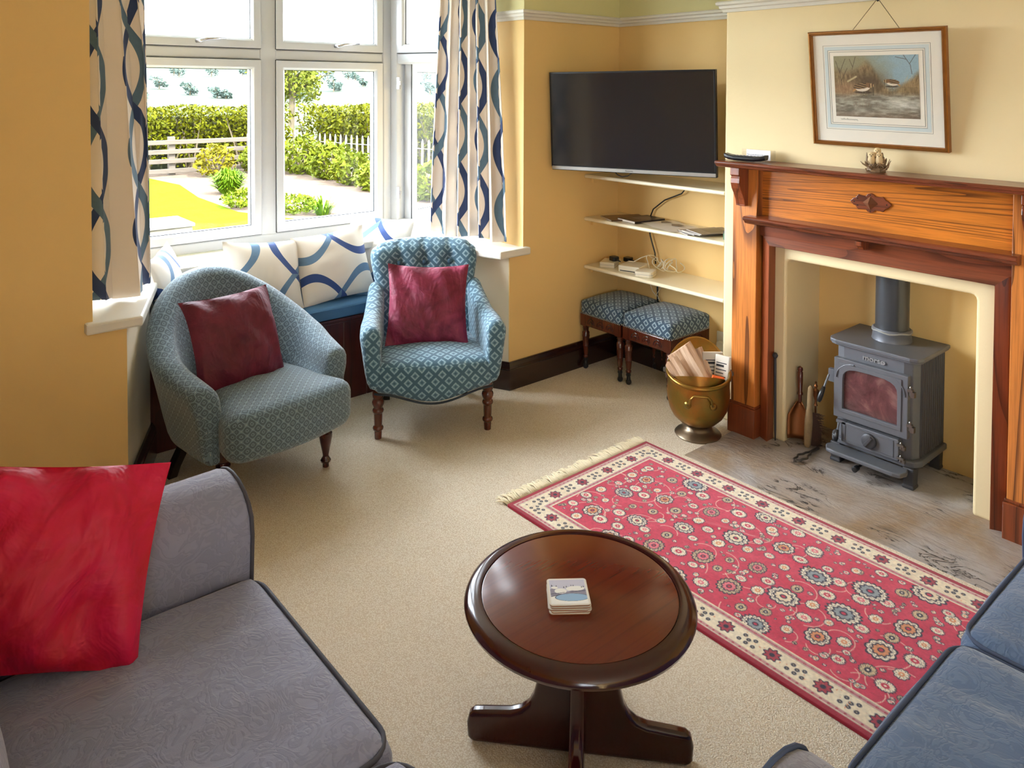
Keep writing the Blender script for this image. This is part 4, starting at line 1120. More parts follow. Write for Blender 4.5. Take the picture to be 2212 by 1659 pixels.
g = G(); g.box(-0.002, 0.002, -0.085, 0.085, 0, 0.052); g.box(-0.03, 0.002, -0.085, 0.085, 0, 0.002); mk('clear_holder', g, glass('clear_acrylic', 0.10), t)
g = G(); g.box(-0.0035, -0.0022, -0.062, 0.060, 0.004, 0.050); pc = mk('paper_card', g, plain('white_card', srgb(240, 240, 244), 0.7), t)
text('printed_notice', 'Pets are not allowed on the furniture', 0.0074, M['ink'], pc, (-0.0037, 0, 0.0255), ROT_W, 0.0001, world=False)
t = thing('owl_figurine', 'small figurine of three cream owls on a twig nest', 'ornament', (3.085, 1.390, 1.2685), R(200))
# local +x faces the room
def owl(nm, x, y, z, s):
    g = G(); g.M = Matrix.Translation((x, y, z)) @ Matrix.Scale(s, 4); g.lathe([(0.0, 0), (0.011, 0.002), (0.015, 0.012), (0.0155, 0.022), (0.013, 0.031), (0.0125, 0.034), (0.0135, 0.040), (0.012, 0.048), (0.007, 0.0535), (0, 0.055)], 18)
    o = mk(nm, g, M['owl'], t, smooth=True)
    g = G()
    for q in (-1, 1):
        g.M = Matrix.Translation((x + .0105 * s, y + q * .0055 * s, z + .0425 * s)); g.lathe([(0, -.0026), (.0026, 0), (0, .0026)], 8)
    g.M = Matrix.Translation((x + .0125 * s, y, z + .038 * s)); g.lathe([(0, -.004), (.002, 0), (0, .003)], 6); mk('eyes_and_beak', g, M['eye'], o)
    g = G()
    for q in (-1, 1): g.M = Matrix.Translation((x - .002, y + q * .013 * s, z + .004)) @ Matrix.Rotation(R(q * -8), 4, 'X'); g.lathe([(0, 0), (.006 * s, .006 * s), (.007 * s, .018 * s), (.003 * s, .030 * s), (0, .032 * s)], 8)
    mk('wings', g, M['owl_dark'], o, smooth=True)
owl('owl', 0.012, 0.012, 0.030, 0.9); owl('owl', 0.010, -0.016, 0.030, 0.92); owl('owl', -0.004, 0.004, 0.042, 1.0)
g = G(); rnd = random.Random(9)
g.lathe([(0.0, 0), (0.036, 0), (0.037, 0.006), (0.032, 0.018), (0.026, 0.032), (0.0, 0.036)], 14)
for k in range(34):
    a = rnd.random() * 2 * PI; r0 = .022 + .012 * rnd.random(); z0 = .004 + .024 * rnd.random(); L = .018 + .022 * rnd.random(); da = rnd.uniform(-.5, .5)
    g.tube([(r0 * math.cos(a), r0 * math.sin(a), z0), ((r0 + L * .5) * math.cos(a + da * .4), (r0 + L * .5) * math.sin(a + da * .4), z0 + L * rnd.uniform(-.05, .6)), ((r0 + L * .7) * math.cos(a + da), (r0 + L * .7) * math.sin(a + da), z0 + L * rnd.uniform(.0, .9))], [.0035, .003, .001], 5)
for y, hgt in ((-.034, .075), (.034, .055), (-.026, .066)): g.tube([(-.01, y * .8, .02), (-.012, y, .045), (-.014, y * 1.05, hgt)], [.006, .005, .0015], 6)
mk('twig_base', g, M['owl_dark'], t, smooth=False)

# ------------------------------------------------------------------ framed print
py_, pt_, pr_ = R(-0.68), R(8.24), R(-0.42)
n_ = Vector((-math.cos(py_), -math.sin(py_), 0)); r_ = Vector((math.sin(py_), -math.cos(py_), 0))
n2 = n_ * math.cos(pt_) - u_ * math.sin(pt_); u2 = u_ * math.cos(pt_) + n_ * math.sin(pt_)
MP = Matrix((r_, -n2, u2)).transposed().to_4x4() @ Matrix.Rotation(-pr_, 4, 'Y')
PW, PH = 0.545, 0.480
pf = thing('framed_print', 'framed print of two wading birds hung above the mantel', 'picture', (3.112, 1.412, 1.597), rot=MP.to_euler())
g = G()
def rect(d, y): return [(-PW / 2 + d, y, -PH / 2 + d), (PW / 2 - d, y, -PH / 2 + d), (PW / 2 - d, y, PH / 2 - d), (-PW / 2 + d, y, PH / 2 - d)]
g.loft([rect(0, .018), rect(0, -.004), rect(.003, -.009), rect(.008, -.010), rect(.011, -.005), rect(.014, -.006), rect(.017, 0.002), rect(.017, .018)], cap=False, closed=True); mk('frame', g, M['gilt'], pf)
g = G(); g.box(-PW / 2 + .015, PW / 2 - .015, 0.006, 0.016, -PH / 2 + .015, PH / 2 - .015); mount = mk('mount', g, M['mount'], pf)
def border(x0, x1, z0, z1, w, y, mat, nm):
    g = G(); y1 = y + 0.0008
    g.box(x0, x1, y, y1, z0, z0 + w); g.box(x0, x1, y, y1, z1 - w, z1); g.box(x0, x0 + w, y, y1, z0 + w, z1 - w); g.box(x1 - w, x1, y, y1, z0 + w, z1 - w)
    mk(nm, g, mat, mount)
border(-0.214, 0.214, -0.172, 0.180, 0.0012, 0.0054, M['mount_line'], 'ruled_line')
border(-0.208, 0.208, -0.166, 0.174, 0.014, 0.0055, M['mount_blue'], 'wash_line')
border(-0.194, 0.194, -0.152, 0.160, 0.0014, 0.0053, M['mount_line'], 'ruled_line')
border(-0.187, 0.187, -0.145, 0.153, 0.0016, 0.0053, M['mount_line'], 'ruled_line')
# the print itself: a marsh with two long-billed birds (colours per vertex)
def vnoise(x, y, seed=0):
    xi = np.floor(x).astype(int); yi = np.floor(y).astype(int); fx = x - xi; fy = y - yi
    fx = fx * fx * (3 - 2 * fx); fy = fy * fy * (3 - 2 * fy)
    def h(a, b): 
        n = (a * 374761393 + b * 668265263 + seed * 974711) & 0x7fffffff
        n = ((n ^ (n >> 13)) * 1274126177) & 0x7fffffff
        return ((n ^ (n >> 16)) & 0xffff) / 65535.0
    return (h(xi, yi) * (1 - fx) + h(xi + 1, yi) * fx) * (1 - fy) + (h(xi, yi + 1) * (1 - fx) + h(xi + 1, yi + 1) * fx) * fy
def nf(x, y, seed=0, o=4):
    s = 0; a = .5
    for k in range(o): s = s + a * vnoise(x * 2 ** k, y * 2 ** k, seed + k); a *= .5
    return s
def colgrid(name, nx, ny, w, h, colfn, mat, parent, axis='xz', y=0.0, disp=None, loc0=(0, 0)):
    X, Y = np.meshgrid(np.linspace(0, 1, nx), np.linspace(0, 1, ny))
    C = np.clip(colfn(X, Y), 0, 1)
    lin = np.where(C <= .04045, C / 12.92, ((C + .055) / 1.055) ** 2.4)
    px = (X - .5) * w + loc0[0]; pz = (Y - .5) * h + loc0[1]
    D = disp(X, Y) if disp else np.zeros_like(X)
    if axis == 'xz': co = np.stack([px, y - D, pz], -1)
    else: co = np.stack([px, pz, y + D], -1)
    me = bpy.data.meshes.new(name)
    idx = np.arange(nx * ny).reshape(ny, nx)
    f = np.stack([idx[:-1, :-1], idx[:-1, 1:], idx[1:, 1:], idx[1:, :-1]], -1).reshape(-1, 4)
    me.from_pydata(co.reshape(-1, 3), [], f)
    ca = me.color_attributes.new('Col', 'FLOAT_COLOR', 'POINT')
    ca.data.foreach_set('color', np.concatenate([lin.reshape(-1, 3), np.ones((nx * ny, 1))], 1).astype(np.float32).ravel())
    me.materials.append(mat)
    me.polygons.foreach_set('use_smooth', [True] * len(me.polygons))
    o = bpy.data.objects.new(name, me); link(o, parent)
    return o
c3 = lambda r, g_, b: np.array([r, g_, b]) / 255.0
def lerp(a, b, t): return a * (1 - t[..., None]) + b * t[..., None]
def seg_d(X, Y, x0, y0, x1, y1):
    dx, dy = x1 - x0, y1 - y0; t = np.clip(((X - x0) * dx + (Y - y0) * dy) / (dx * dx + dy * dy), 0, 1)
    return np.hypot(X - x0 - t * dx, Y - y0 - t * dy)
def marsh(X, Y):
    X = X * 1.32
    n = nf(X * 6, Y * 6, 1); n2 = nf(X * 9, Y * 34, 5); st = .55 * nf(X * 70 + Y * 10 * np.sin(X * 5), Y * 9, 9) + .45 * nf(X * 26, Y * 20, 19)
    sky = lerp(c3(150, 146, 116), c3(150, 178, 190), np.clip((X - .45) * 2 + (n - .5), 0, 1))
    reed = lerp(c3(104, 84, 58), c3(186, 160, 116), np.clip(st * 2.2 - .6, 0, 1))
    reed = lerp(reed, c3(118, 104, 70), np.clip(n * 1.4 - .4, 0, 1) * .6)
    top = .80 - .30 * np.exp(-((X - .95) / .28) ** 2) + .16 * np.exp(-((X - .55) / .16) ** 2) + .12 * (n - .5)
    C = lerp(sky, reed, np.clip((top - Y) * 9 + .4 * st, 0, 1))
    dark = np.exp(-((X - .52) / .30) ** 2 - ((Y - .58) / .16) ** 2) * .75
    C = lerp(C, c3(74, 60, 46) + 0 * C, dark)
    water = lerp(c3(112, 106, 92), c3(196, 192, 172), np.clip(n2 * 1.8 - .55, 0, 1))
    water = lerp(water, c3(212, 212, 202), np.clip(np.exp(-((X - 1.08) / .3) ** 2 - ((Y - .22) / .07) ** 2) * 1.2 * (n2 + .3), 0, 1))
    water = lerp(water, c3(120, 86, 66) + 0 * water, np.clip((.12 - Y) * 6, 0, 1) * .6)
    C = lerp(C, water, np.clip((.42 + .05 * (n - .5) - Y) * 14, 0, 1))
    bank = np.exp(-((X - .15) / .22) ** 2 - ((Y - .46) / .10) ** 2)
    C = lerp(C, lerp(c3(110, 78, 52), c3(200, 172, 132), st), np.clip(bank * 1.3, 0, 1))
    C = lerp(C, c3(192, 178, 136) + 0 * C, np.clip((.022 - seg_d(X, Y, .22, .58, .36, .66)) * 60, 0, 1))
    def br(x0, y0, x1, y1, w, c, C): return lerp(C, c + 0 * C, np.clip((w - seg_d(X, Y, x0, y0, x1, y1)) * 260, 0, 1) * .8)
    tw = c3(70, 58, 50)
    for a in ((.12, .52, .09, .80), (.10, .70, .03, .92), (.10, .74, .19, .95), (.12, .60, .22, .80), (.30, .78, .36, .98), (.31, .82, .26, .95), (1.20, .84, 1.10, 1.0), (1.19, .86, 1.28, 1.0), (1.14, .93, .98, .97), (1.2, .84, 1.22, .70)): C = br(*a, .006, tw, C)
    for k in range(9): C = br(.32 + .03 * k, .155, .30 + .034 * k + .01 * (k % 3), .215 + .02 * (k % 2), .003, c3(120, 62, 44), C)
    for k in range(12): C = br(1.08 + .02 * k, .50, 1.12 + .02 * k, .62 + .03 * (k % 3), .004, c3(206, 176, 128), C)
    def bird(C, cx, cy, s, flip):
        x = (X - cx) / s * flip; y = (Y - cy) / s
        def el(C, ex, ey, rx, ry, tilt, col, soft=7, amt=1.0):
            ct_, st_ = math.cos(tilt), math.sin(tilt); a = (x - ex) * ct_ + (y - ey) * st_; b = (y - ey) * ct_ - (x - ex) * st_
            return lerp(C, col + 0 * C, np.clip((1 - (a / rx) ** 2 - (b / ry) ** 2) * soft, 0, 1) * amt)
        def ln(C, x0, y0, x1, y1, w, c): return lerp(C, c + 0 * C, np.clip((w - seg_d(x, y, x0, y0, x1, y1)) * 40, 0, 1))
        C = el(C, .05, -.62, 1.0, .16, 0.0, c3(52, 44, 36), 2, .75)
        C = ln(C, -.10, -.40, .05, -.95, .045, c3(104, 96, 70)); C = ln(C, .18, -.42, .30, -.90, .045, c3(104, 96, 70)); C = ln(C, .05, -.95, -.20, -1.12, .035, c3(84, 74, 54)); C = ln(C, .05, -.95, .38, -1.06, .035, c3(84, 74, 54))
        C = ln(C, -.62, -.20, -1.0, -.48, .10, c3(178, 132, 80))
        C = el(C, .0, -.14, .78, .40, .12, c3(222, 210, 190))
        stripe = .5 + .5 * np.sin((y + .25 * x) * 26 + 3 * st)
        wing = lerp(c3(66, 48, 34), c3(196, 162, 112), np.clip(stripe * 1.1 - .25, 0, 1) * .85)
        C = el(C, -.10, .06, .92, .32, .16, wing); C = el(C, .62, .12, .34, .26, -.5, c3(126, 92, 60), 6)
        C = el(C, .90, .10, .24, .24, 0, lerp(c3(78, 54, 36), c3(206, 172, 120), .5 + .5 * np.sin(x * 24)), 6)
        C = el(C, .96, .16, .045, .05, 0, c3(20, 16, 14), 9); C = ln(C, 1.0, -.02, 1.05, -.92, .055, c3(70, 62, 50)); C = ln(C, .985, -.02, 1.03, -.92, .022, c3(150, 138, 112))
        return C
    C = bird(C, .46, .50, .155, 1); C = bird(C, .92, .575, .115, -1)
    return C + (nf(X * 90, Y * 90, 3, 2)[..., None] - .4) * .10
ppr = colgrid('print', 300, 228, 0.338, 0.252, marsh, M['print'], mount, 'xz', 0.0050, loc0=(0.0, 0.010))
g = G(); rnd = random.Random(2)
x = -0.150
pts = []
for k in range(46):
    pts.append((x, 0.0052, -0.1285 + 0.0035 * math.sin(k * 1.5) * (1.6 if k % 9 == 0 else .7))); x += 0.0016
g.tube(pts, 0.0004, 4); mk('signature', g, M['ink'], mount)
g = G(); g.box(-PW / 2 + .016, PW / 2 - .016, 0.0025, 0.0035, -PH / 2 + .016, PH / 2 - .016); mk('picture_glass', g, glass('picture_glass', 0.025), pf)
bpy.context.view_layer.update()
PI_ = pf.matrix_world.inverted()
hk = Vector((3.128, 1.414, 1.962))
g = G(); g.tube([PI_ @ hk, (0.115, 0.02, PH / 2 - 0.03)], 0.0013, 5); g.tube([PI_ @ hk, (-0.115, 0.02, PH / 2 - 0.03)], 0.0013, 5); mk('hanging_cord', g, M['string'], pf)
g = G(); g.tube([(3.150, 1.414, 2.012), (3.132, 1.414, 2.018), (3.124, 1.414, 2.000), (3.126, 1.414, 1.975), (3.122, 1.414, 1.958), (3.130, 1.414, 1.952)], 0.004, 8); tag(mk('picture_hook', g, M['iron_dark'], smooth=True), 'dark metal hook on the picture rail holding the cord', 'hook')
# ------------------------------------------------------------------ window seat
ws = thing('window_seat', 'dark red boarded window seat with a blue cushion in the bay', 'window seat', (1.67, 3.6, 0))
g = G(); n = 11; x0, x1 = 0.9450, 2.4010
for k in range(n):
    a = x0 + (x1 - x0) * k / n; b = x0 + (x1 - x0) * (k + 1) / n
    g.box(a + 0.0012, b - 0.0012, 3.512, 3.532, 0.0, 0.405)
mk('boarded_front', g, M['pine_dark'], ws, world=True, bevel=0.004)
g = G(); g.box(0.947, 2.399, 3.507, 3.98, 0.405, 0.424); mk('seat_board', g, M['pine_dark'], ws, world=True, bevel=0.004)
sc_ = thing('seat_pad', 'long blue fabric seat pad on the window seat', 'seat pad', (1.67, 3.74, 0.424))
g = G()
def f(p, u):
    if u.z > 0: p = p + Vector((0, 0, 0.010 * (1 - u.y ** 2) * (1 - abs(u.x) ** 6) + 0.003 * fbm((p.x * 7, p.y * 9, 2), 2)))
    return p
rbox(g, (0, 0, 0.033), (1.415, 0.470, 0.064), 0.014, 26, f); mk('pad_cover', g, M['blue_cloth'], sc_, smooth=True)
g = G(); P = [(x, -0.2335 + (0.0), 0.0545 + 0.0015 * math.sin(x * 22)) for x in [-0.70 + 0.05 * k for k in range(29)]]; g.tube(P, 0.0028, 6); mk('seam_piping', g, M['blue_cloth'], sc_, smooth=True)

# ------------------------------------------------------------------ button-back armchair
ca = thing('button_back_armchair', 'teal diamond armchair with buttoned back on turned legs right of the bay', 'armchair', (2.005, 2.905, 0), R(-29))
g = G()
def f(p, u):
    q = Vector(p)
    k = (u.y + 1) / 2
    q.x *= 1.0 - 0.16 * k
    q.y += -0.030 * (1 - u.x ** 2) * (1 - k)
    if u.z > 0: q.z += 0.026 * (1 - u.x ** 2) * (1 - u.y ** 2) * u.z
    if u.z < 0 and k < 0.35: q.z -= (1 - k / 0.35) * (-u.z) * 0.048 * max(0, math.cos(u.x * PI * 0.62)) ** 1.5 
    return q
rbox(g, (0, 0.195, 0.285), (0.565, 0.50, 0.140), 0.045, 20, f)
seat = mk('seat', g, M['blue_diamond'], ca, smooth=True, uvs=True)
BUT = [(-0.13, 0.69), (0.0, 0.69), (0.13, 0.69), (-0.065, 0.60), (0.065, 0.60), (-0.15, 0.52), (0.0, 0.52), (0.15, 0.52)]
def backfn(p, u):
    t = (u.z + 1) / 2
    hw = 0.235 + 0.065 * (t ** 1.3) - 0.012 * math.sin(t * PI)
    x = p.x / 0.29 * hw
    z = p.z
    if t > 0.72:
        k = (t - 0.72) / 0.28
        x *= 1 - 0.13 * k ** 2.4
        z -= 0.022 * k * u.x ** 2
    y = p.y + 0.17 * t - 0.040 * (x / 0.29) ** 2
    if u.y < -0.2:
        Z = z + 0.555
        for bx, bz in BUT:
            y += 0.030 * math.exp(-(((x - bx) / 0.036) ** 2 + ((Z - bz) / 0.036) ** 2))
        if Z > 0.68:
            for bx in (-0.13, 0, 0.13): y += 0.014 * math.exp(-((x - bx) / 0.012) ** 2) * min(1, (Z - .68) / .03)
    return Vector((x, y, z))
g = G(); rbox(g, (0, 0.40, 0.555), (0.58, 0.125, 0.50), 0.058, 34, backfn)
back = mk('backrest', g, M['blue_diamond'], ca, smooth=True, uvs=True)
for bx, bz in BUT:
    t = (bz - 0.305) / 0.50
    g = G(); g.M = Matrix.Translation((bx, 0.40 - 0.0625 + 0.17 * t - 0.04 * (bx / .29) ** 2 + 0.015, bz)) @ Matrix.Rotation(R(90), 4, 'X'); g.lathe([(0, .009), (.007, .008), (.012, .003), (.012, -.008)], 14); mk('button', g, M['button_cloth'], back, smooth=True)
for s in (-1, 1):
    # padded arm: section swept from the back to the rounded front
    g = G(); rings = []
    NA = 18
    for k in range(NA + 5):
        q = min(1.0, k / NA); y = 0.455 - 0.475 * q
        e = 1.0 if k <= NA else (0.97, 0.90, 0.74, 0.45)[k - NA - 1]
        if k > NA: y -= (0.014, 0.026, 0.036, 0.041)[k - NA - 1]
        zt = 0.625 - 0.088 * min(1, q / .55) ** .7 - 0.012 * q
        cx = 0.238 + 0.034 * min(1, q * 1.3); r = 0.042 + 0.008 * q
        sec = [(cx - 0.030, 0.235), (cx + 0.022, 0.228), (cx + 0.040, 0.30), (cx + 0.046 + .008 * q, 0.42)]
        for a in (-15, 15, 45, 75, 105, 135, 165, 195): sec.append((cx + 0.008 + .006 * q + r * math.cos(R(a)), zt - r + r * math.sin(R(a))))
        sec += [(cx - 0.034, 0.42), (cx - 0.036, 0.32)]
        mz = 0.40
        rings.append([(s * (cx + (a - cx) * e), y, mz + (b - mz) * (e if b > mz else 1 - (1 - e) * .35)) for a, b in sec])
    g.loft(rings); mk('armrest', g, M['blue_diamond'], ca, smooth=True, sub=1, uvs=True)
g = G()
pts = [(0.27 * q, -0.055 - 0.030 * (1 - q * q) * 1.0 + 0.012 * abs(q) ** 8, 0.222 - 0.046 * max(0, math.cos(q * PI * .62)) ** 1.5) for q in [-1 + k / 15 for k in range(31)]]
g.tube(pts, 0.0055, 6); mk('gimp_trim', g, plain('dark_braid', srgb(52, 58, 66), 0.9), ca, smooth=True)
LEG1 = [(0.013, 0.0), (0.016, 0.002), (0.0175, 0.03), (0.0175, 0.038), (0.023, 0.043), (0.025, 0.050), (0.023, 0.057), (0.018, 0.062), (0.019, 0.09), (0.0195, 0.118), (0.024, 0.123), (0.026, 0.130), (0.024, 0.137), (0.020, 0.142), (0.022, 0.150), (0.027, 0.160), (0.028, 0.170), (0.025, 0.178), (0.021, 0.184), (0.025, 0.192), (0.026, 0.200), (0.024, 0.23), (0.024, 0.25)]
for s in (-1, 1):
    g = G(); lathe_leg(g, s * 0.252, 0.0, LEG1); mk('leg', g, M['turned'], ca, smooth='auto')
    g = G(); g.loft([[(s * 0.20 + a, y + b, z) for a, b in ((-.018, -.018), (.018, -.018), (.018, .018), (-.018, .018))] for z, y in ((0, 0.445), (0.10, 0.415), (0.24, 0.39))]); mk('leg', g, M['black_wood'], ca)

# ------------------------------------------------------------------ tub armchair
tb = thing('tub_armchair', 'grey-blue tub armchair with rounded back at the left of the bay', 'armchair', (1.255, 2.908, 0), R(8))
NU = 40
def tub_path(s):
    """s in -1..1 along the U (left arm front, back, right arm front): plan point, outward normal, top height"""
    a = abs(s); sg = 1 if s > 0 else -1
    r = 0.262
    Ls = 0.22; La = r * PI / 2; tot = Ls + La
    d = (1 - a) * tot
    if d < Ls: p = Vector((r * 1.0, -0.02 + d)); n = Vector((1, 0.0))
    else:
        th = (d - Ls) / r
        p = Vector((r * math.cos(th), -0.02 + Ls + r * 1.12 * math.sin(th))); n = Vector((math.cos(th), math.sin(th)))
    hs = [(0, 0.478), (0.12, 0.495), (0.28, 0.520), (0.42, 0.555), (0.55, 0.615), (0.68, 0.690), (0.80, 0.750), (0.90, 0.785), (1.0, 0.795)]
    q = d / tot
    for (q0, h0), (q1, h1) in zip(hs, hs[1:]):
        if q <= q1 + 1e-9:
            k = (q - q0) / (q1 - q0); h = h0 + (h1 - h0) * k; break
    return Vector((p.x * sg, p.y)), Vector((n.x * sg, n.y)), h, q
rings = []
NS = 56
for i in range(NS + 1):
    s = -1 + 2 * i / NS
    p, nn, h, q = tub_path(s)
    flare = 0.022 + 0.085 * q
    th = 0.050
    end = min(1, (1 - abs(s)) / 0.06); e = 0.55 + 0.45 * math.sqrt(max(0, 1 - (1 - end) ** 2))
    pr = [(0.030, 0.195), (0.050, 0.21), (0.052 + flare * .45, 0.36), (0.056 + flare * .9, h - 0.085)]
    for a in (20, 50, 80, 110, 140, 165, 190): pr.append((0.006 + flare + 0.060 * math.cos(R(a)), h - 0.056 + 0.056 * math.sin(R(a))))
    pr += [(-0.052 + flare * .6, h - 0.13), (-0.052 + flare * .15, 0.40), (-0.048, 0.30), (-0.03, 0.20)]
    hc = 0.36
    ring_ = []
    for o, z in pr:
        o2 = o * e; z2 = z if z < .25 else z - (1 - e) * 0.09
        o2 += 0.0035 * fbm((p.x * 8 + o * 5, p.y * 8, z * 9), 2)
        ring_.append((p.x + nn.x * o2, p.y + nn.y * o2 - (0.0), z2))
    rings.append(ring_)
# UVs follow the wrap so the pattern runs around the back
g = G(); nR = len(rings[0])
uvs = []
acc = 0
for i, r_g in enumerate(rings):
    if i: acc += (Vector(r_g[7]) - Vector(rings[i - 1][7])).length
    row = []; w = 0
    for j, p in enumerate(r_g):
        if j: w += (Vector(p) - Vector(r_g[j - 1])).length
        row.append((acc, w))
    uvs.append(row)
g.grid(rings)
g.f.append(list(reversed(range(nR)))); g.mi.append(0); g.f.append(list(range(NS * nR, NS * nR + nR))); g.mi.append(0)
tubb = mk('tub_back', g, M['grey_diamond'], tb, smooth=True, sub=1, uvs=True)
g = G()
def f(p, u):
    q = Vector(p); k = (u.y + 1) / 2
    q.x *= 1 - 0.14 * k ** 2
    q.y -= 0.050 * (1 - u.x ** 2) * (1 - k)
    if u.z > 0: q.z += 0.030 * (1 - u.x ** 2) * (1 - u.y ** 2) * u.z + 0.004 * fbm((q.x * 5, q.y * 5, 1), 2)
    q.z -= 0.012 * k
    # the front sides step out past the arms
    if k < 0.30: q.x *= 1 + 0.16 * (1 - k / 0.30) ** .6
    return q
rbox(g, (0.01, 0.145, 0.300), (0.49, 0.54, 0.185), 0.055, 22, f); mk('seat', g, M['grey_diamond'], tb, smooth=True, uvs=True)
g = G(); g.prism([(-0.20, 0.0), (0.20, 0.0), (0.25, 0.22), (0.18, 0.42), (0, 0.50), (-0.18, 0.42), (-0.25, 0.22)], 0.195, 0.25, 'z'); mk('seat_base', g, M['grey_diamond'], tb, uvs=True)
LEG2 = [(0.010, 0.0), (0.013, 0.003), (0.013, 0.018), (0.020, 0.024), (0.022, 0.031), (0.018, 0.038), (0.013, 0.046), (0.012, 0.052), (0.016, 0.072), (0.023, 0.105), (0.0275, 0.132), (0.027, 0.146), (0.021, 0.152), (0.016, 0.157), (0.022, 0.162), (0.027, 0.168), (0.027, 0.176), (0.020, 0.182), (0.018, 0.187), (0.024, 0.192), (0.027, 0.2), (0.027, 0.235)]
for s in (-1, 1):
    g = G(); lathe_leg(g, s * 0.228, 0.0, LEG2, 22); mk('leg', g, M['turned_red'], tb, smooth='auto')
    g = G(); g.loft([[(s * x + a, y + b, z) for a, b in ((-.018, -.022), (.018, -.022), (.018, .022), (-.018, .022))] for z, x, y in ((0, 0.245, 0.40), (0.05, 0.235, 0.385), (0.12, 0.21, 0.365), (0.22, 0.20, 0.35))]); mk('leg', g, M['black_wood'], tb, bevel=0.003)
for bx, bz in ((-0.09, 0.655), (0.09, 0.655), (0, 0.56)):
    g = G(); yy = 0.50 - 0.028
    g.M = Matrix.Translation((bx, 0.455 - 0.4 * bx * bx * 3 , bz)) @ Matrix.Rotation(R(90), 4, 'X'); g.lathe([(0, .006), (.007, .005), (.011, .001), (.011, -.006)], 12); mk('button', g, M['grey_diamond'], tubb, smooth=True, uvs=True)

# ------------------------------------------------------------------ scatter cushions
def cushion(label, mat, w, h, t, loc, rz, lean, roll=0, seed=0, group=None, pinch=0.07, ears=0.0, wr=0.006, name='cushion', piping=False):
    """loc = middle of the lower edge; lean tips the top backwards"""
    o = thing(name, label, 'cushion', loc, group=group)
    o.rotation_euler = (Matrix.Rotation(R(rz), 3, 'Z') @ Matrix.Rotation(R(-lean), 3, 'X') @ Matrix.Rotation(R(roll), 3, 'Y')).to_euler()
    g = G(); pillow(g, w, h, t, pinch, 30, wr, seed, ears); c = mk('cushion_cover', g, mat, o, smooth=True)
    return o
cushion('burgundy velvet cushion on the grey tub armchair', M['velvet_plum'], 0.385, 0.385, 0.14, (1.185, 3.055, 0.385), 6, 22, -1, 3, pinch=0.08, ears=0.03, wr=0.02)
cushion('rosy burgundy velvet cushion on the button-back armchair', M['velvet_wine'], 0.40, 0.39, 0.13, (2.062, 3.045, 0.358), -29, 22, 3, 6, pinch=0.075, ears=0.02, wr=0.016)
cushion('ribbon print cushion partly behind the tub armchair', M['ribbon_up'], 0.40, 0.36, 0.13, (1.490, 3.575, 0.497), 4, 20, 6, 2, 'ribbon print cushions on the window seat', 0.06, 0.01)
cushion('ribbon print cushion in the middle of the window seat', M['ribbon'], 0.41, 0.36, 0.13, (1.895, 3.585, 0.498), -3, 20, -4, 4, 'ribbon print cushions on the window seat', 0.06, 0.01)
cushion('ribbon print cushion peeping out behind the button-back armchair', M['ribbon'], 0.40, 0.38, 0.12, (2.165, 3.74, 0.497), -58, 14, 3, 5, 'ribbon print cushions on the window seat', 0.06)
cushion('ribbon print cushion at the left curtain end of the window seat', M['ribbon_up'], 0.40, 0.36, 0.13, (1.120, 3.68, 0.497), 62, 14, -2, 8, 'ribbon print cushions on the window seat', 0.06)
cushion('large crimson cushion against the grey sofa arm', M['velvet_red'], 0.44, 0.365, 0.15, (0.190, 1.640, 0.515), -16, 31, 10, 11, pinch=0.05, wr=0.034, ears=0.01)

# ------------------------------------------------------------------ sofas
def pipe_rect(g, x0, x1, y0, y1, z, r, rad=0.006, crown=0.0):
    pts = []
    for (cx, cy, a0) in ((x1 - r, y1 - r, 0), (x0 + r, y1 - r, 90), (x0 + r, y0 + r, 180), (x1 - r, y0 + r, 270)):
        for k in range(7):
            a = R(a0 + 15 * k); pts.append((cx + r * math.cos(a), cy + r * math.sin(a), z))
    dense = []
    for i, p in enumerate(pts):
        q = pts[(i + 1) % len(pts)]; n = max(1, int((Vector(p) - Vector(q)).length / 0.03))
        for k in range(n): dense.append(tuple(Vector(p).lerp(Vector(q), k / n)))
    g.tube(dense, rad, 6, True)
def seat_cushion(parent, mat, pmat, x0, x1, y0, y1, z0, z1, seed, wr=0.006, wdir=(3, 9)):
    w, d = x1 - x0, y1 - y0; c = ((x0 + x1) / 2, (y0 + y1) / 2, (z0 + z1) / 2)
    def f(p, u):
        q = Vector(p)
        if u.z > 0: q.z += (0.030 * (1 - u.x ** 2) ** .7 * (1 - u.y ** 2) ** .7 + wr * fbm(((q.x + c[0]) * wdir[0] + seed, (q.y + c[1]) * wdir[1], seed), 4) * (1 - max(abs(u.x), abs(u.y)) ** 8)) * u.z
        else: pass
        b = 0.024 * (1 - u.z ** 2)
        if abs(u.x) > .9: q.x += math.copysign(b * (1 - u.y ** 2), u.x)
        if abs(u.y) > .9: q.y += math.copysign(b * (1 - u.x ** 2), u.y)
        return q
    g = G(); rbox(g, c, (w, d, z1 - z0), 0.035, 30, f); o = mk('seat_cushion', g, mat, parent, smooth=True)
    g = G(); pipe_rect(g, x0 + .004, x1 - .004, y0 + .004, y1 - .004, z1 - 0.010, 0.055, 0.0048); mk('piping', g, pmat, o, smooth=True)
    g = G(); pipe_rect(g, x0 + .004, x1 - .004, y0 + .004, y1 - .004, z0 + 0.012, 0.055, 0.0045); mk('piping', g, pmat, o, smooth=True)
    return o
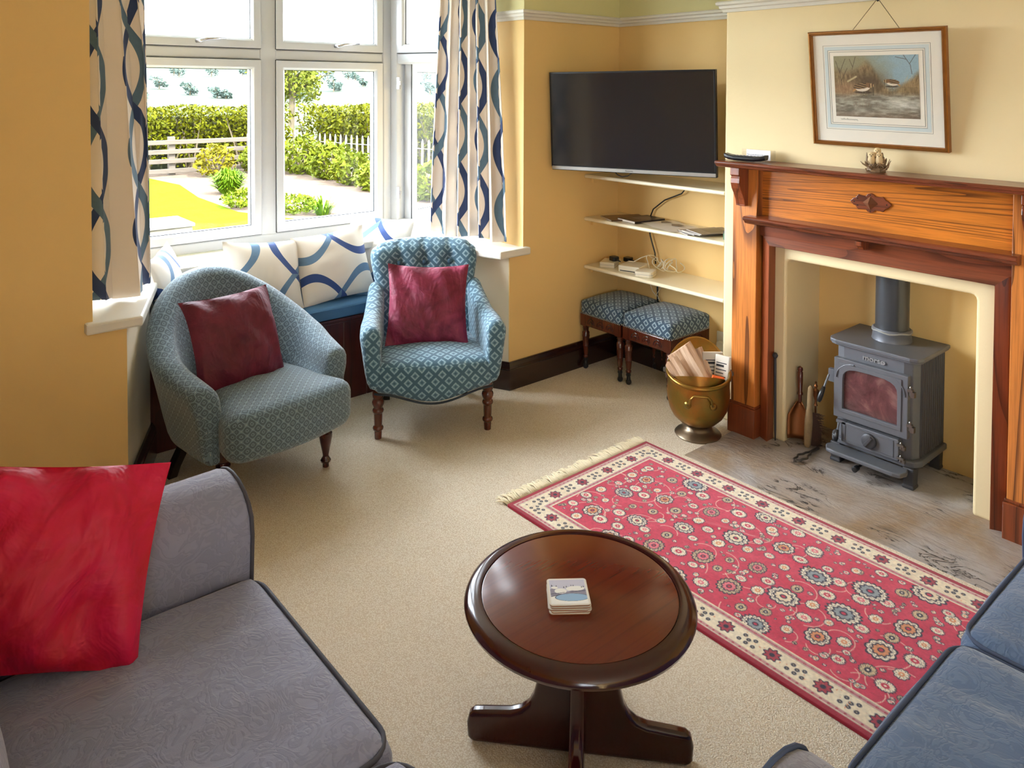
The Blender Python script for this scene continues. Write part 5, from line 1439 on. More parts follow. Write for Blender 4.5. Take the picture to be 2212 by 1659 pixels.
def sofa_arm(parent, mat, pmat, xb, xf, yc, hw, zt, zb=0.07):
    """arm running from the back xb to the front xf (local x), rounded over the top"""
    sec = [(-hw + .03, zb), (-hw + .015, zb + .25), (-hw, zt - .10)] + [(hw * math.cos(a), zt - .085 + .085 * math.sin(a)) for a in [PI - PI * k / 10 for k in range(1, 10)]] + [(hw, zt - .10), (hw - .015, zb + .25), (hw - .03, zb)]
    g = G(); rings = []
    for x, k in [(xb, 1.0)] + [(xb + (xf - .02 - xb) * q / 12, 1.0) for q in range(1, 13)] + [(xf - .010, .985), (xf - .002, .95), (xf, .90)]:
        rings.append([(x, yc + a * k + .003 * fbm((x * 6, a * 9, b * 6), 2), zb + (b - zb) * (1 - (1 - k) * .5) + .003 * fbm((x * 7, a * 6, b * 5 + 3), 2)) for a, b in sec])
    g.loft(rings); o = mk('arm', g, mat, parent, smooth=True)
    g = G(); g.tube([(xf - 0.006, yc + a * .985, zb + (b - zb) * .995) for a, b in sec], 0.0050, 6); mk('piping', g, pmat, o, smooth=True)
    return o
def back_cushion(parent, mat, x, y0, y1, z0, z1, t, seed):
    def f(p, u):
        q = Vector(p); q.x += 0.035 * (1 - u.y ** 2) * (1 - u.z ** 2) * u.x - 0.10 * (u.z + 1) / 2 + .006 * fbm((q.y * 5, q.z * 5, seed), 3)
        return q
    g = G(); rbox(g, (x, (y0 + y1) / 2, (z0 + z1) / 2), (t, y1 - y0, z1 - z0), 0.05, 18, f); return mk('back_cushion', g, mat, parent, smooth=True)
def sofa(name, label, mat, pmat, loc, rz, y_cush, arms, depth, z_seat, z_arm, seedo=0, zb0=0.30, arm_mat=None, arm_front=None, wdir=(3, 9), wr=0.006, foot_z=0.0):
    """local: +x is the way the sofa faces; y along it"""
    s = thing(name, label, 'sofa', loc, R(rz))
    ya, yb = y_cush[0], y_cush[-1]
    g = G()
    def f(p, u): return p
    rbox(g, ((0.62 - depth) / 2 + .0, (ya + yb) / 2, (0.065 + zb0) / 2), (0.60 + depth - .02, yb - ya + .02, zb0 - 0.065), 0.03, 8); mk('sofa_base', g, mat, s, smooth=True)
    g = G()
    rbox(g, (-depth + 0.09, (ya + yb) / 2, 0.46), (0.18, yb - ya + .36, 0.78), 0.07, 10, lambda p, u: p + Vector((-0.06 * (u.z + 1) / 2, 0, 0))); mk('sofa_back', g, mat, s, smooth=True)
    for k in range(len(y_cush) - 1):
        seat_cushion(s, mat, pmat, -depth + .22, 0.66, y_cush[k] + .003, y_cush[k + 1] - .003, zb0, z_seat, seedo + k * 3, wr, wdir)
        back_cushion(s, mat, -depth + .285, y_cush[k] + .01, y_cush[k + 1] - .01, z_seat - .02, 0.84, 0.17, k)
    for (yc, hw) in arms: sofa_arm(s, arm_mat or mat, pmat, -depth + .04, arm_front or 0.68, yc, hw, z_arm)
    for x in (-depth + .12, 0.50):
        for y in (ya - .12, yb + .12):
            g = G(); g.M = Matrix.Translation((x, y, 0)); g.lathe([(0.016, foot_z), (0.022, foot_z + 0.01), (0.026, 0.08)], 12); mk('foot', g, M['black_wood'], s)
    return s
sofa('grey_sofa', 'grey damask two-seat sofa in the left foreground', M['sofa_grey'], M['sofa_pipe_dark'], (0.03, 0.0, 0), 0, (0.470, 1.098, 1.718), ((1.845, 0.122), (0.33, 0.122)), 0.24, 0.480, 0.662, arm_front=0.66, wr=0.012, wdir=(3, 8))
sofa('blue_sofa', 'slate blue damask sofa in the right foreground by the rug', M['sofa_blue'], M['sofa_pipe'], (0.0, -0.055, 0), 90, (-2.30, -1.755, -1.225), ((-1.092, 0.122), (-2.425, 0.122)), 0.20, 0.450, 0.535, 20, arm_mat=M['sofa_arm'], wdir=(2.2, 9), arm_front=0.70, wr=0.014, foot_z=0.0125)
# ------------------------------------------------------------------ curtains
def curtain(label, path, z0, z1, seed, NF, amp0, useed, shrink0=0.30, anchor=0.5):
    P_ = [Vector(p) for p in path]
    o = thing('curtain', label, 'curtain', (P_[0].x, P_[0].y, z0), group='ribbon print curtains')
    seg = [(b - a).length for a, b in zip(P_, P_[1:])]; L = sum(seg)
    def at(d):
        d = max(0.0, min(L, d))
        for k, l in enumerate(seg):
            if d <= l + 1e-9:
                p = P_[k].lerp(P_[k + 1], d / l)
                # smoothed direction near the bends
                w = 0.06; a = P_[k]; b = P_[k + 1]; t = (b - a).normalized()
                if k > 0 and d < w: t = (t * (.5 + .5 * d / w) + (P_[k] - P_[k - 1]).normalized() * (.5 - .5 * d / w)).normalized()
                if k < len(seg) - 1 and l - d < w: t = (t * (.5 + .5 * (l - d) / w) + (P_[k + 2] - P_[k + 1]).normalized() * (.5 - .5 * (l - d) / w)).normalized()
                return p, Vector((-t.y, t.x))
            d -= l
    nu, nv = 260, 40
    rows = [[None] * (nv + 1) for _ in range(nu + 1)]; uv = [[None] * (nv + 1) for _ in range(nu + 1)]
    for i in range(nu + 1):
        q = i / nu
        for j in range(nv + 1):
            t = j / nv                              # 0 bottom, 1 top
            ph = q * NF * 2 * PI + 0.5 * math.sin(t * 2.2 + seed) + 0.9 * math.sin(q * 9 + seed)
            amp = amp0 * (1.0 - 0.42 * t) + 0.005 * math.sin(q * 17 + seed)
            d = (q - anchor) * L * (1 - shrink0 * t ** 1.2) + anchor * L + 0.010 * math.sin(2 * ph)
            p, nn = at(d)
            p = p + nn * (amp * math.sin(ph) + 0.004 * fbm((q * 8, t * 3, seed), 2))
            rows[i][j] = (p.x, p.y, z0 + (z1 - z0) * t + 0.010 * math.sin(q * 11 + seed) * (1 - t) ** 6)
    acc = 0
    for i in range(nu + 1):
        if i: acc += (Vector(rows[i][8]) - Vector(rows[i - 1][8])).length
        for j in range(nv + 1): uv[i][j] = (acc + useed, rows[i][j][2])
    g = G(); g.grid(rows, uv=uv); c = mk('curtain_cloth', g, M['curtain'], o, smooth=True, world=True, recalc=False)
    s = c.modifiers.new('solid', 'SOLIDIFY'); s.thickness = 0.002
    return o
curtain('long ribbon print curtain at the right side of the bay', [(2.455, 3.62), (2.640, 3.145)], 0.775, 2.24, 1, 6.5, 0.027, 0.02)
curtain('long ribbon print curtain at the left side of the bay', [(0.945, 3.56), (0.875, 3.345), (0.650, 3.255)], 0.765, 2.24, 4, 4.0, 0.026, 0.10, 0.42, 1.0)

# ------------------------------------------------------------------ rug
RX0, RX1, RY0, RY1 = 1.868, 2.682, 0.500, 2.212
rug = thing('persian_rug', 'red floral rug with cream border in front of the hearth', 'rug', ((RX0 + RX1) / 2, (RY0 + RY1) / 2, 0.001))
RWd, RL = RX1 - RX0, RY1 - RY0
def rugcol(X, Y):
    x = X * RWd; y = Y * RL
    ex = np.minimum(x, RWd - x); ey = np.minimum(y, RL - y); e = np.minimum(ex, ey)
    along = np.where(ex < ey, y, x)
    red, deep, pink, cream, navy, ora, ivory = c3(206, 50, 80), c3(166, 28, 54), c3(232, 120, 132), c3(240, 222, 192), c3(44, 44, 66), c3(226, 150, 104), c3(246, 234, 210)
    n = nf(x * 26, y * 26, 2); fine = nf(x * 160, y * 160, 7, 2)
    C = lerp(red + 0 * x[..., None], c3(226, 80, 106) + 0 * x[..., None], np.clip(n * 1.3 - .3, 0, 1))
    rng = np.random.RandomState(5)
    def put(C, m, c): return lerp(C, c + 0 * C, np.clip(m, 0, 1))
    AA = 400
    # vines
    for k in range(64):
        cx, cy, r = rng.uniform(.12, RWd - .12), rng.uniform(.12, RL - .12), rng.uniform(.03, .09); a0 = rng.uniform(0, 6.28); sp = rng.uniform(2.2, 4.0)
        dx, dy = x - cx, y - cy; rr = np.hypot(dx, dy); an = (np.arctan2(dy, dx) - a0) % (2 * PI)
        m = (1 - np.abs(rr - r * (1 - .1 * an)) * AA * 1.1 + .1) * (an < sp)
        C = put(C, m * .9, cream)
    # blossoms: rows of alternating big and small rosettes
    fl = []
    rows_ = int((RL - .26) / .074)
    for i in range(rows_ + 1):
        for j in range(7):
            fx = .150 + j * (RWd - .30) / 6 + (0.035 if i % 2 else -.015) * (1 if j < 6 else -1) + rng.uniform(-.014, .014); fy = .15 + i * .074 + rng.uniform(-.014, .014)
            if .135 < fx < RWd - .135 and fy < RL - .14: fl.append((fx, fy, (rng.uniform(.032, .045) if (i + 2 * j) % 4 == 0 else rng.uniform(.016, .026)), rng.randint(0, 4), rng.uniform(0, 6.28)))
    def flower(C, fx, fy, r, kind, a0, bg=None):
        x0, x1_ = np.searchsorted(x[0], fx - 2 * r), np.searchsorted(x[0], fx + 2 * r); y0, y1_ = np.searchsorted(y[:, 0], fy - 2 * r), np.searchsorted(y[:, 0], fy + 2 * r)
        if x1_ <= x0 or y1_ <= y0: return C
        S = (slice(y0, y1_), slice(x0, x1_))
        dx, dy = x[S] - fx, (y[S] - fy) * (.85 if kind % 2 else 1.1); rr = np.hypot(dx, dy); an = np.arctan2(dy, dx) + a0
        np_ = 9 + kind * 3
        pet = r * (.84 + .16 * np.abs(np.cos(an * np_ / 2)))
        c = C[S]
        c = put(c, (pet * 1.12 - rr) * AA, navy)
        c = put(c, (pet * .98 - rr) * AA, ivory if kind != 2 else c3(214, 190, 150))
        line = np.abs(np.sin(an * np_ / 2)) * rr * .8
        c = put(c, ((.0030 - line) * AA * 1.2) * (rr < pet * .95) * (rr > r * .45), navy)
        if r > .026:
            p2 = r * (.52 + .12 * np.abs(np.cos(an * 5)))
            c = put(c, (.0016 - np.abs(rr - r * .74)) * AA * 1.2 * (np.abs(np.sin(an * np_)) > .35), navy)
            c = put(c, (p2 * 1.12 - rr) * AA, navy); c = put(c, (p2 * .92 - rr) * AA, (ora, cream, pink, c3(150, 158, 164))[kind])
            c = put(c, (r * .26 - rr) * AA, navy); c = put(c, (r * .17 - rr) * AA, red)
        else:
            c = put(c, (r * .45 - rr) * AA, (ora, pink, navy, red)[kind]); c = put(c, (r * .2 - rr) * AA, ivory)
        C[S] = c
        return C
    for f_ in fl: C = flower(C, *f_)
    for k in range(900):      # buds and leaves
        fx, fy = rng.uniform(.13, RWd - .13), rng.uniform(.13, RL - .13)
        if any(math.hypot(fx - a[0], fy - a[1]) < a[2] * 1.25 + .008 for a in fl): continue
        C = flower(C, fx, fy, rng.uniform(.005, .012), rng.randint(0, 4), rng.uniform(0, 6))
    # borders
    def zone(a, b): return np.clip((e - a) * AA, 0, 1) * np.clip((b - e) * AA, 0, 1)
    B = np.clip((.118 - e) * AA, 0, 1)
    base = lerp(c3(248, 238, 214) + 0 * C, c3(236, 216, 184) + 0 * C, n)
    C = lerp(C, base, B)
    # small motif chain in the cream border
    s = (along / .075) % 1 - .5; q = (e - .066) / .075
    d1 = np.hypot(s, q * 1.0); an = np.arctan2(q, s)
    inb = zone(.036, .096)
    C = put(C, ((.33 + .05 * np.cos(8 * an)) - d1) * 30 * inb * ((np.floor(along / .075) % 2) == 0), navy)
    C = put(C, ((.27 + .05 * np.cos(8 * an)) - d1) * 30 * inb * ((np.floor(along / .075) % 2) == 0), c3(176, 60, 76)); C = put(C, (.12 - d1) * 30 * inb * ((np.floor(along / .075) % 2) == 0), navy)
    odd = (np.floor(along / .075) % 2) == 1
    for ox, oy in ((-.22, .16), (.22, .16), (0, -.2), (-.3, -.2), (.3, -.18), (0, .02)):
        dd = np.hypot(s - ox, q - oy); C = put(C, (.105 - dd) * 30 * inb * odd, navy if oy else ora); C = put(C, (.05 - dd) * 30 * inb * odd, c3(176, 166, 140))
    C = put(C, (nf(x * 120, y * 120, 31, 2) - .60) * 12 * inb, ora)
    for a, b, c in ((0, .016, red), (.016, .0185, navy), (.0185, .031, c3(206, 150, 150)), (.031, .0335, navy), (.097, .0995, navy), (.0995, .112, c3(196, 120, 130)), (.112, .1145, navy), (.1145, .120, cream)):
        C = put(C, zone(a, b), c)
    ch = (along / .022) % 1 - .5
    for a, b in ((.0185, .031), (.0995, .112)):
        m = (a + b) / 2; C = put(C, (.0042 - np.hypot(ch * .022, (e - m))) * AA * zone(a, b), deep); C = put(C, (.0018 - np.hypot(ch * .022, (e - m))) * AA * zone(a, b), ivory)
    C = put(C, zone(-.01, .016) , c3(168, 34, 58))
    return C * (0.90 + 0.2 * fine[..., None])
def rugdisp(X, Y):
    return 0.008 + 0.0025 * nf(X * 5, Y * 9, 44, 2) + 0.003 * np.exp(-((X - .55 + .1 * np.sin(Y * 9)) / .02) ** 2) * (Y < .75) * (Y > .45)
field = colgrid('rug_pile', 340, 700, RWd, RL, rugcol, M['rug'], rug, 'xy', 0.0, rugdisp)
g = G(); g.prism(rrect(RWd + .004, RL, 0.004, 2), 0.0, 0.0078, 'z'); mk('rug_edge', g, plain('bound_red_edge', srgb(168, 40, 62), 0.9, bump=0.3, bscale=300), rug)
g = G(); rnd = random.Random(3)
for k in range(210):
    x = -RWd / 2 + RWd * (k + .5) / 210; L = 0.050 + .030 * rnd.random(); w = rnd.uniform(-.014, .014)
    g.tube([(x, RL / 2 - .002, .006), (x + w * .4, RL / 2 + L * .4, .007 + .004 * rnd.random()), (x + w, RL / 2 + L * .75, .006 + .006 * rnd.random()), (x + w * 1.5 + rnd.uniform(-.008, .008), RL / 2 + L, .003)], [.0026, .0036, .0034, .0014], 5)
fr_ = mk('wool_fringe', g, M['fringe'], rug, smooth=True); fr_['kind'] = 'stuff'

# ------------------------------------------------------------------ coffee table
TZ = 0.390
ct = thing('coffee_table', 'round dark mahogany coffee table on the beige carpet', 'coffee table', (1.306, 1.278, 0), R(0))
g = G(); g.lathe([(0.0, TZ), (0.2330, TZ), (0.2345, TZ - .0006)], 72); topd = mk('tabletop', g, M['mahog'], ct, smooth='auto')
g = G(); g.lathe([(0.2340, TZ - .003), (0.2360, TZ - .003), (0.2370, TZ + .0005), (0.2510, TZ + .0005), (0.2640, TZ - .003), (0.2740, TZ - .012), (0.2770, TZ - .020), (0.2740, TZ - .028), (0.2670, TZ - .034), (0.2590, TZ - .037), (0.2540, TZ - .042), (0.2430, TZ - .050), (0.2290, TZ - .054), (0.0, TZ - .054)], 72, cap=False); mk('moulded_rim', g, M['mahog_dark'], topd, smooth='auto')
def legprof():
    # side profile (radial distance, height) of one splayed foot board
    return [(0.0, 0.0), (0.262, 0.0), (0.270, 0.012), (0.272, 0.045), (0.266, 0.066), (0.254, 0.075), (0.228, 0.078), (0.165, 0.084), (0.140, 0.092), (0.120, 0.108), (0.108, 0.132), (0.100, 0.165), (0.096, 0.210), (0.098, 0.27), (0.104, 0.337), (0.0, 0.337)]
for k in range(4):
    g = G(); g.M = Matrix.Rotation(R(-47.8 + 90 * k), 4, 'Z')
    P = legprof(); g.prism([(x, z) for x, z in P], -0.0175, 0.0175, 'y')
    mk('leg', g, M['mahog_dark'], ct, bevel=0.012, seg=4, smooth='auto')
# coasters
def coaster_art(X, Y):
    n = nf(X * 5, Y * 5, 3); C = lerp(c3(196, 200, 226) + 0 * X[..., None], c3(214, 212, 230) + 0 * X[..., None], n)
    snow = c3(246, 246, 246); 
    hill = .58 + .05 * np.sin(X * 9) + .03 * np.sin(X * 23)
    C = lerp(C, c3(150, 148, 170) + 0 * C, np.clip((hill - Y) * 40, 0, 1)); 
    for cx, cy, rx, ry in ((.3, .52, .17, .11), (.72, .62, .24, .10), (.15, .66, .09, .05), (.55, .60, .10, .08)):
        C = lerp(C, snow + 0 * C, np.clip((1 - ((X - cx) / rx) ** 2 - ((Y - cy) / ry) ** 2) * 8, 0, 1))
    C = lerp(C, snow + 0 * C, np.clip((.30 + .04 * np.sin(X * 7) - Y) * 40, 0, 1))
    pond = 1 - ((X - .58) / .44) ** 2 - ((Y - .26) / .15) ** 2
    C = lerp(C, c3(70, 76, 96) + 0 * C, np.clip((pond + .10) * 16, 0, 1)); C = lerp(C, c3(156, 190, 224) + 0 * C, np.clip(pond * 16, 0, 1))
    for tx in (.08, .20, .40, .47, .60, .66, .88, .93):
        h = .07 + .03 * ((tx * 37) % 1); b = .68 + .04 * math.sin(tx * 13)
        C = lerp(C, c3(40, 44, 62) + 0 * C, np.clip((.5 * (b + h - Y) * .5 - np.abs(X - tx)) * 90, 0, 1) * (Y > b))
    for a in ((.02, .40, .40, .46), (.55, .47, .98, .52), (.04, .30, .30, .40)): C = lerp(C, c3(60, 62, 80) + 0 * C, np.clip((.012 - seg_d(X, Y, *a)) * 120, 0, 1))
    e = np.minimum(np.minimum(X, 1 - X), np.minimum(Y, 1 - Y)); C = lerp(C, c3(240, 240, 240) + 0 * C, np.clip((.03 - e) * 60, 0, 1))
    return C
for k in range(5):
    lbl = ['lowest square coaster, resting on the round tabletop', 'second square coaster from the bottom of the stack', 'middle square coaster of the stack', 'fourth square coaster, just under the top one', 'top coaster with a blue and white winter pond picture'][k]
    o = thing('coaster', lbl, 'coaster', (1.258 + (0, .002, -.001, .002, .0015)[k], 1.268 + (0, -.001, .001, 0, .001)[k], TZ + .0006 + .0046 * k), R(-38.5 + (0, 2, -2, 1, 0.5)[k]), 'stack of square coasters')
    g = G(); g.prism(rrect(0.094, 0.094, 0.008, 4), 0, 0.0024, 'z'); mk('cork_base', g, M['cork'], o)
    g = G(); g.prism(rrect(0.095, 0.095, 0.008, 4), 0.0024, 0.0043, 'z'); mk('coaster_board', g, M['coaster_edge'], o)
    if k == 4: colgrid('picture_face', 90, 90, 0.088, 0.088, coaster_art, M['coaster_art'], o, 'xy', 0.0044)
# ------------------------------------------------------------------ garden outside the bay
GZ = -0.40
def leafmat(name, a, b, rough=0.6):
    t = NT(name)
    f = t.noise(t.coord('Object'), 2.5, 3, 0.7); r = t.n('ShaderNodeNewGeometry').outputs['Random Per Island']
    c = t.mix(t.math('ADD', t.math('MULTIPLY', f, 0.5), t.math('MULTIPLY', r, 0.5)), a, b)
    t.p(Base_Color=c, Roughness=rough, Specular_IOR_Level=0.05)
    return t.mat
LM = {'hedge': leafmat('hedge_leaf', srgb(40, 50, 4), srgb(92, 92, 8)), 'laurel': leafmat('laurel_leaf', srgb(46, 60, 10), srgb(96, 102, 20)), 'lily': leafmat('strap_leaf', srgb(44, 78, 6), srgb(80, 104, 10)),
      'low': leafmat('low_shrub_leaf', srgb(50, 72, 8), srgb(94, 104, 16)), 'yellow': leafmat('yellow_shrub_leaf', srgb(76, 74, 8), srgb(110, 100, 20)), 'tree': leafmat('oak_leaf', srgb(70, 80, 22), srgb(100, 104, 36)), 'far': leafmat('hazed_distant_leaf', srgb(62, 80, 74), srgb(80, 92, 86)), 'stem': plain('woody_stem', srgb(86, 76, 56), 0.9)}  # far leaves: haze of distance put into the leaf colour
def lawnmat(name, a, b, sc):
    t = NT(name); v = t.geo(); n = t.noise(v, sc, 5, 0.7)
    t.p(Base_Color=t.mix(n, a, b), Roughness=0.95, Specular_IOR_Level=0.0); t.bump(t.noise(v, 60, 3), 0.5, 0.02); return t.mat
g = G(); g.box(-14, 34, 4.25, 24, GZ - 0.2, GZ); gr = mk('gravel_ground', g, lawnmat('pale_gravel_soil', srgb(72, 58, 46), srgb(108, 98, 88), 3.0)); gr['kind'] = 'structure'
g = G(); g.prism([(-8, 4.4), (4.1, 4.4), (5.6, 8.0), (5.2, 10.2), (4.55, 12.0), (4.6, 14.0), (4.9, 16.0), (4.7, 17.8), (-8, 18.0)], GZ - 0.02, GZ + 0.02, 'z'); tag(mk('lawn', g, lawnmat('mown_lawn', srgb(58, 70, 14), srgb(78, 88, 24), 4.0)), 'mown bright lawn outside the left window pane', 'lawn')['kind'] = 'stuff'
g = G(); g.prism([(-60, 24), (90, 24), (130, 90), (-80, 90)], GZ - 0.3, GZ - 0.05, 'z'); fld = mk('field_ground', g, lawnmat('far_meadow', srgb(70, 76, 60), srgb(78, 82, 70), 0.05)); fld['kind'] = 'structure'
g = G()
P = [[(x, y, (y - 90) / 110 * 5.2 + 0.5 * math.sin(x * .05 + y * .03) + (-0.4)) for x in range(-140, 260, 20)] for y in range(88, 280, 16)]
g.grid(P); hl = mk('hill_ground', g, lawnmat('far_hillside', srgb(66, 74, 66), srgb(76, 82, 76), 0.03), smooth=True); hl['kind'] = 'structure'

def leaves(g, pts, size, rnd, up=0.4, aspect=0.5):
    for p in pts:
        d = Vector((rnd.gauss(0, 1), rnd.gauss(0, 1) - .4, rnd.gauss(0, 1) + up)).normalized(); a = d.orthogonal().normalized(); b = d.cross(a)
        q = rnd.random() * 6.28; a2 = a * math.cos(q) + b * math.sin(q); b2 = d.cross(a2); s = size * rnd.uniform(.6, 1.3); P_ = Vector(p)
        g.add([P_ - a2 * s, P_ + b2 * s * aspect, P_ + a2 * s, P_ - b2 * s * aspect], [(0, 1, 2, 3)])
def blob_pts(c, r, n, rnd, shell=.55):
    out = []
    while len(out) < n:
        v = Vector((rnd.gauss(0, 1), rnd.gauss(0, 1), rnd.gauss(0, 1))).normalized(); k = shell + (1 - shell) * rnd.random() ** .5
        k *= 1 + .22 * fbm((v.x * 2.2 + c[0], v.y * 2.2 + c[1], v.z * 2.2), 2)
        p = (c[0] + v.x * r[0] * k, c[1] + v.y * r[1] * k, c[2] + v.z * r[2] * k)
        if p[2] > GZ: out.append(p)
    return out
rnd = random.Random(21)
def hedge(label, x0, x1, yf, h, n, seed, xj=0.0):
    o = thing('garden_hedge', label, 'hedge', ((x0 + x1) / 2, yf(0.5), GZ)); r2 = random.Random(seed); g = G(); pts = []
    for k in range(n):
        q = r2.random(); x = x0 + (x1 - x0) * q; z = r2.random() ** .7; top = h + .10 * fbm((x * .9, 3, seed), 2)
        pts.append((x + r2.uniform(-xj, xj), yf(q) + r2.uniform(-.30, .5) + .25 * fbm((x * 1.1, z * 3, seed), 2), GZ + .1 + z * (top - .1)))
    leaves(g, pts, 0.055, r2); mk('foliage', g, LM['hedge'], o, world=True, recalc=False)
    g = G()
    for k in range(30):
        q = r2.random(); x = x0 + (x1 - x0) * q; y = yf(q) - .15 + r2.uniform(-.1, .3); a = r2.uniform(-.4, .4)
        g.tube([(x, y, GZ), (x + a * .4, y - .05, GZ + .5), (x + a, y, GZ + 1.2)], [.03, .022, .008], 5)
    mk('stems', g, LM['stem'], o, world=True)['kind'] = 'stuff'
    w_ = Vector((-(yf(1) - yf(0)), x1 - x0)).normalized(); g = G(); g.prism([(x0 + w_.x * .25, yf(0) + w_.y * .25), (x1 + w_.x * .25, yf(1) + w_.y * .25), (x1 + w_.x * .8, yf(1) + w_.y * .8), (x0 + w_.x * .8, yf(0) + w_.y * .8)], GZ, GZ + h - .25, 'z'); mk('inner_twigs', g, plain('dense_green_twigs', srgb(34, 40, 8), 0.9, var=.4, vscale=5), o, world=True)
    return o
hedge('tall clipped yellow-green hedge behind the post and rail fence', 2.5, 8.6, lambda q: 19.2, 1.50, 11000, 1)
hedge('tall hedge running behind the white picket fence', 9.25, 11.7, lambda q: 19.2 - 8.4 * q, 1.56, 14000, 2, 0.45)
# post and rail fence
fe = thing('rail_fence', 'weathered post and rail fence at the end of the lawn', 'fence', (5.5, 18.0, GZ))
wf = wood('weathered_fence_wood', srgb(92, 84, 74), srgb(80, 72, 62), srgb(54, 48, 42), 'x', 0.6, 0.8, 0.4, 0.0)
for z in (0.10, 0.32, 0.53, 0.74):
    g = G(); g.box(2.2, 7.3 + (0.4 if z > .7 else 0), 17.93, 17.98, GZ + z - .05, GZ + z + .05); mk('rail', g, wf, fe, world=True, bevel=.006)
for x in (3.0, 5.35, 7.15):
    g = G(); g.box(x - .07, x + .07, 17.98, 18.10, GZ, GZ + .86); mk('post', g, wf, fe, world=True, bevel=.008)
# picket fence
pk = thing('picket_fence', 'pale chestnut picket fence in front of the hedge', 'fence', (9.0, 15.6, GZ))
pkm = plain('bleached_picket', srgb(128, 122, 114), 0.8)
for k in range(36):
    x = 8.35 + k * .042; y = 18.2 - k * .185; r3 = random.Random(k); tl = r3.uniform(-.02, .02)
    g = G(); g.add([(x, y - .030 + tl, GZ), (x, y + .030 + tl, GZ), (x, y + .030, GZ + .78), (x, y, GZ + .86), (x, y - .030, GZ + .78), (x + .02, y - .030 + tl, GZ), (x + .02, y + .030 + tl, GZ), (x + .02, y + .030, GZ + .78), (x + .02, y, GZ + .86), (x + .02, y - .030, GZ + .78)],
              [(0, 1, 2, 3, 4), (9, 8, 7, 6, 5), (0, 5, 6, 1), (1, 6, 7, 2), (2, 7, 8, 3), (3, 8, 9, 4), (4, 9, 5, 0)]); mk('picket', g, pkm, pk, world=True)
g = G(); g.tube([(8.36, 18.23, GZ + .25), (9.84, 11.7, GZ + .25)], .012, 5); g.tube([(8.36, 18.23, GZ + .65), (9.84, 11.7, GZ + .65)], .012, 5); mk('fence_wire', g, M['steel'], pk, world=True)
def shrub(name, label, cat, c, r, n, size, mat, seed, group=None, aspect=.5, stems=True, flowers=0):
    o = thing(name, label, cat, (c[0], c[1], GZ), group=group); r2 = random.Random(seed); g = G(); leaves(g, blob_pts((c[0], c[1], GZ + r[2] * .85), r, n, r2), size, r2, .5, aspect); mk('foliage', g, LM[mat], o, world=True, recalc=False)
    if stems:
        g = G()
        for k in range(7): a = k * .9; g.tube([(c[0], c[1], GZ), (c[0] + r[0] * .3 * math.cos(a), c[1] + r[1] * .3 * math.sin(a), GZ + r[2] * .7), (c[0] + r[0] * .7 * math.cos(a), c[1] + r[1] * .7 * math.sin(a), GZ + r[2] * 1.4)], [.03, .02, .008], 5)
        mk('stems', g, LM['stem'], o, world=True)
    return o
GL = 'laurel shrubs along the gravel bed'
for k, (c, r, n, lb) in enumerate((((7.15, 17.35), (.50, .40, .40), 700, 'laurel shrub at the right end of the rail fence'), ((7.80, 16.55), (.55, .62, .47), 1100, 'tallest laurel shrub of the row, farthest from the window'), ((7.80, 15.25), (.50, .55, .43), 1000, 'laurel shrub second in the row from the far end'),
                                   ((7.72, 14.1), (.48, .52, .36), 900, 'laurel shrub in the middle of the laurel row'), ((7.66, 13.0), (.45, .50, .29), 750, 'lowest laurel shrub at the near end of the row in the middle pane'), ((7.75, 11.2), (.50, .52, .38), 900, 'laurel shrub seen through the open side casement'))):
    shrub('laurel_shrub', lb, 'shrub', c, r, n, .075, 'laurel', 30 + k, GL, .38)
shrub('yellow_shrub', 'small yellow-green shrub against the rail fence', 'shrub', (6.05, 17.25), (.45, .38, .38), 600, .055, 'yellow', 50)
shrub('ivy_mound', 'low bushy mound at the corner of the lawn beside the strap-leaved clump', 'shrub', (4.98, 12.5), (.50, .42, .17), 900, .04, 'low', 51, stems=False)
shrub('ivy_mound', 'low bushy mound on the gravel left of the grass tuft', 'shrub', (5.22, 11.45), (.40, .36, .16), 800, .036, 'low', 52, stems=False)
def clump(name, label, c, n, L, spread, seed, w=.016):
    o = thing(name, label, 'plant', (c[0], c[1], GZ)); r2 = random.Random(seed); g = G()
    for k in range(n):
        a = r2.random() * 6.28; s = spread * r2.random() ** .6; x, y = c[0] + .55 * s * math.cos(a), c[1] + .55 * s * math.sin(a); h = L * r2.uniform(.35, 1.1) * (1 - .35 * s / spread); dx, dy = math.cos(a) * s, math.sin(a) * s; t = Vector((-math.sin(a), math.cos(a), 0)) * w
        pts = [Vector((x, y, GZ)), Vector((x + dx * .35, y + dy * .35, GZ + h * .7)), Vector((x + dx * .8, y + dy * .8, GZ + h)), Vector((x + dx * 1.25, y + dy * 1.25, GZ + h * .85))]
        g.grid([[p - t * k_, p + t * k_] for p, k_ in zip(pts, (1, 1, .7, .1))])
    mk('leaves', g, LM['lily'], o, world=True, recalc=False)
clump('strap_leaf_clump', 'round bright green clump of strap leaves on the gravel', (5.28, 14.35), 520, .50, .26, 60)
clump('grass_tuft', 'spiky grass tuft at the foot of the middle pane', (5.50, 11.0), 90, .32, .20, 61, .010)
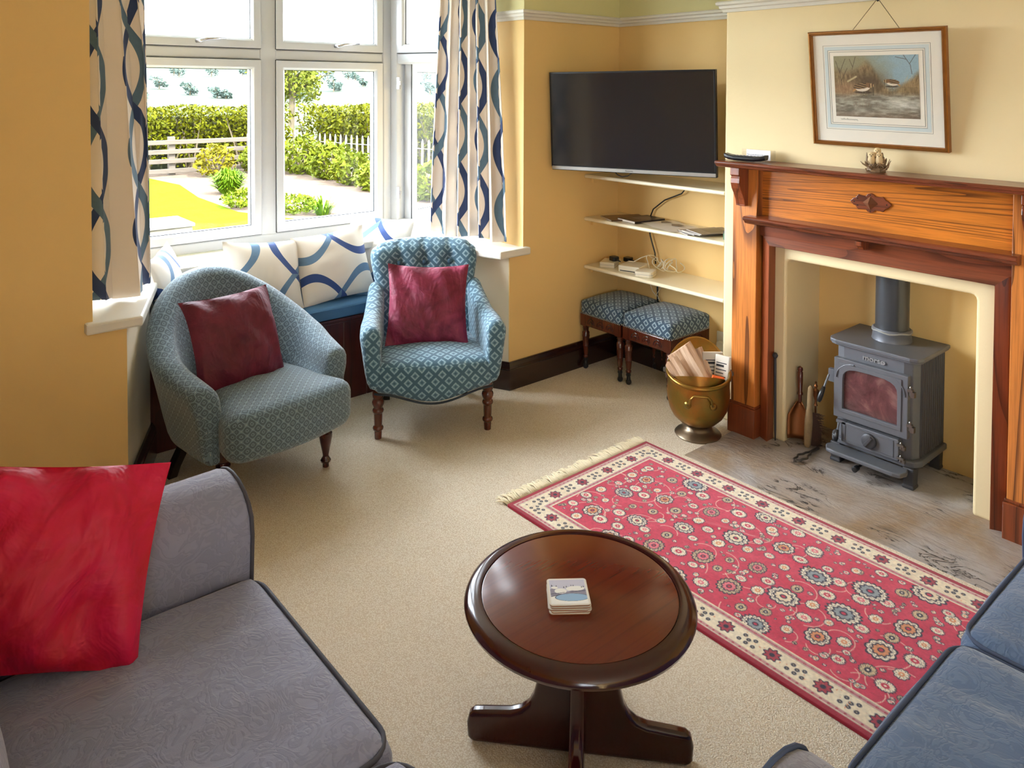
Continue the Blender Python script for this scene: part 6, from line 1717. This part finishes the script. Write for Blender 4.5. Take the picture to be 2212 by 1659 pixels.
# outdoor table
ot = thing('garden_table', 'weathered grey slatted garden table outside the left pane', 'table', (1.88, 7.33, GZ + .021), R(0))
gm = wood('silvered_teak', srgb(112, 108, 102), srgb(98, 94, 88), srgb(60, 56, 52), 'x', 0.6, 0.8, 0.4, 0.0)
for k in range(4):
    g = G(); g.box(-1.1, .42, -.25 + k * .127, -.25 + k * .127 + .120, .72, .75); mk('slat', g, gm, ot, bevel=.005)
g = G(); g.box(-1.08, .40, -.235, -.21, .60, .715); g.box(-1.08, .40, .21, .235, .60, .715); g.box(.375, .40, -.21, .21, .60, .715); mk('apron', g, gm, ot)
for x in (-1.0, .15):
    for y in (-.19, .19): g = G(); g.box(x - .04, x + .04, y - .04, y + .04, 0, .72); mk('leg', g, gm, ot)
g = G(); g.box(-1.0, .15, -.02, .02, .18, .24); mk('stretcher', g, gm, ot)

# trees
def tree(label, c, h, crown, n, size, mat, seed, trunk=.18, group=None, blobs=7):
    o = thing('tree', label, 'tree', (c[0], c[1], c[2]), group=group); r2 = random.Random(seed); g = G()
    pts = []
    for b in range(blobs):
        a = b * 2.4; k = .55 * (b / blobs) ** .5
        cc = (c[0] + crown[0] * k * math.cos(a), c[1] + crown[1] * k * math.sin(a), c[2] + h - crown[2] * (1 - .5 * math.sin(b * 1.7)))
        for q in range(n // blobs):
            v = Vector((r2.gauss(0, 1), r2.gauss(0, 1), r2.gauss(0, .55))).normalized(); kk = .5 + .5 * r2.random() ** .5
            pts.append((cc[0] + v.x * crown[0] * .5 * kk, cc[1] + v.y * crown[1] * .5 * kk, cc[2] + v.z * crown[2] * .42 * kk))
    leaves(g, pts, size, r2, .6, .6); mk('crown', g, LM[mat], o, world=True, recalc=False)
    g = G(); g.tube([(c[0], c[1], c[2]), (c[0] + .1, c[1], c[2] + h * .4), (c[0], c[1], c[2] + h * .75)], [trunk, trunk * .8, trunk * .4], 8)
    for k in range(9): a = k * 2.1; g.tube([(c[0], c[1], c[2] + h * (.35 + .03 * k)), (c[0] + crown[0] * .45 * math.cos(a), c[1] + crown[1] * .45 * math.sin(a), c[2] + h * (.55 + .03 * k)), (c[0] + crown[0] * .85 * math.cos(a), c[1] + crown[1] * .85 * math.sin(a), c[2] + h * (.62 + .035 * k))], [trunk * .4, trunk * .25, trunk * .06], 5)
    mk('trunk', g, LM['stem'], o, world=True)
    return o
tree('spreading yellow-green oak tree beyond the hedge', (16.3, 36.0, GZ - .2), 4.6, (2.6, 2.2, 1.9), 4200, .10, 'tree', 70)
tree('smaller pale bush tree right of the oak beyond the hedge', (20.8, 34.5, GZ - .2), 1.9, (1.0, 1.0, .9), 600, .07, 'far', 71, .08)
r5 = random.Random(8)
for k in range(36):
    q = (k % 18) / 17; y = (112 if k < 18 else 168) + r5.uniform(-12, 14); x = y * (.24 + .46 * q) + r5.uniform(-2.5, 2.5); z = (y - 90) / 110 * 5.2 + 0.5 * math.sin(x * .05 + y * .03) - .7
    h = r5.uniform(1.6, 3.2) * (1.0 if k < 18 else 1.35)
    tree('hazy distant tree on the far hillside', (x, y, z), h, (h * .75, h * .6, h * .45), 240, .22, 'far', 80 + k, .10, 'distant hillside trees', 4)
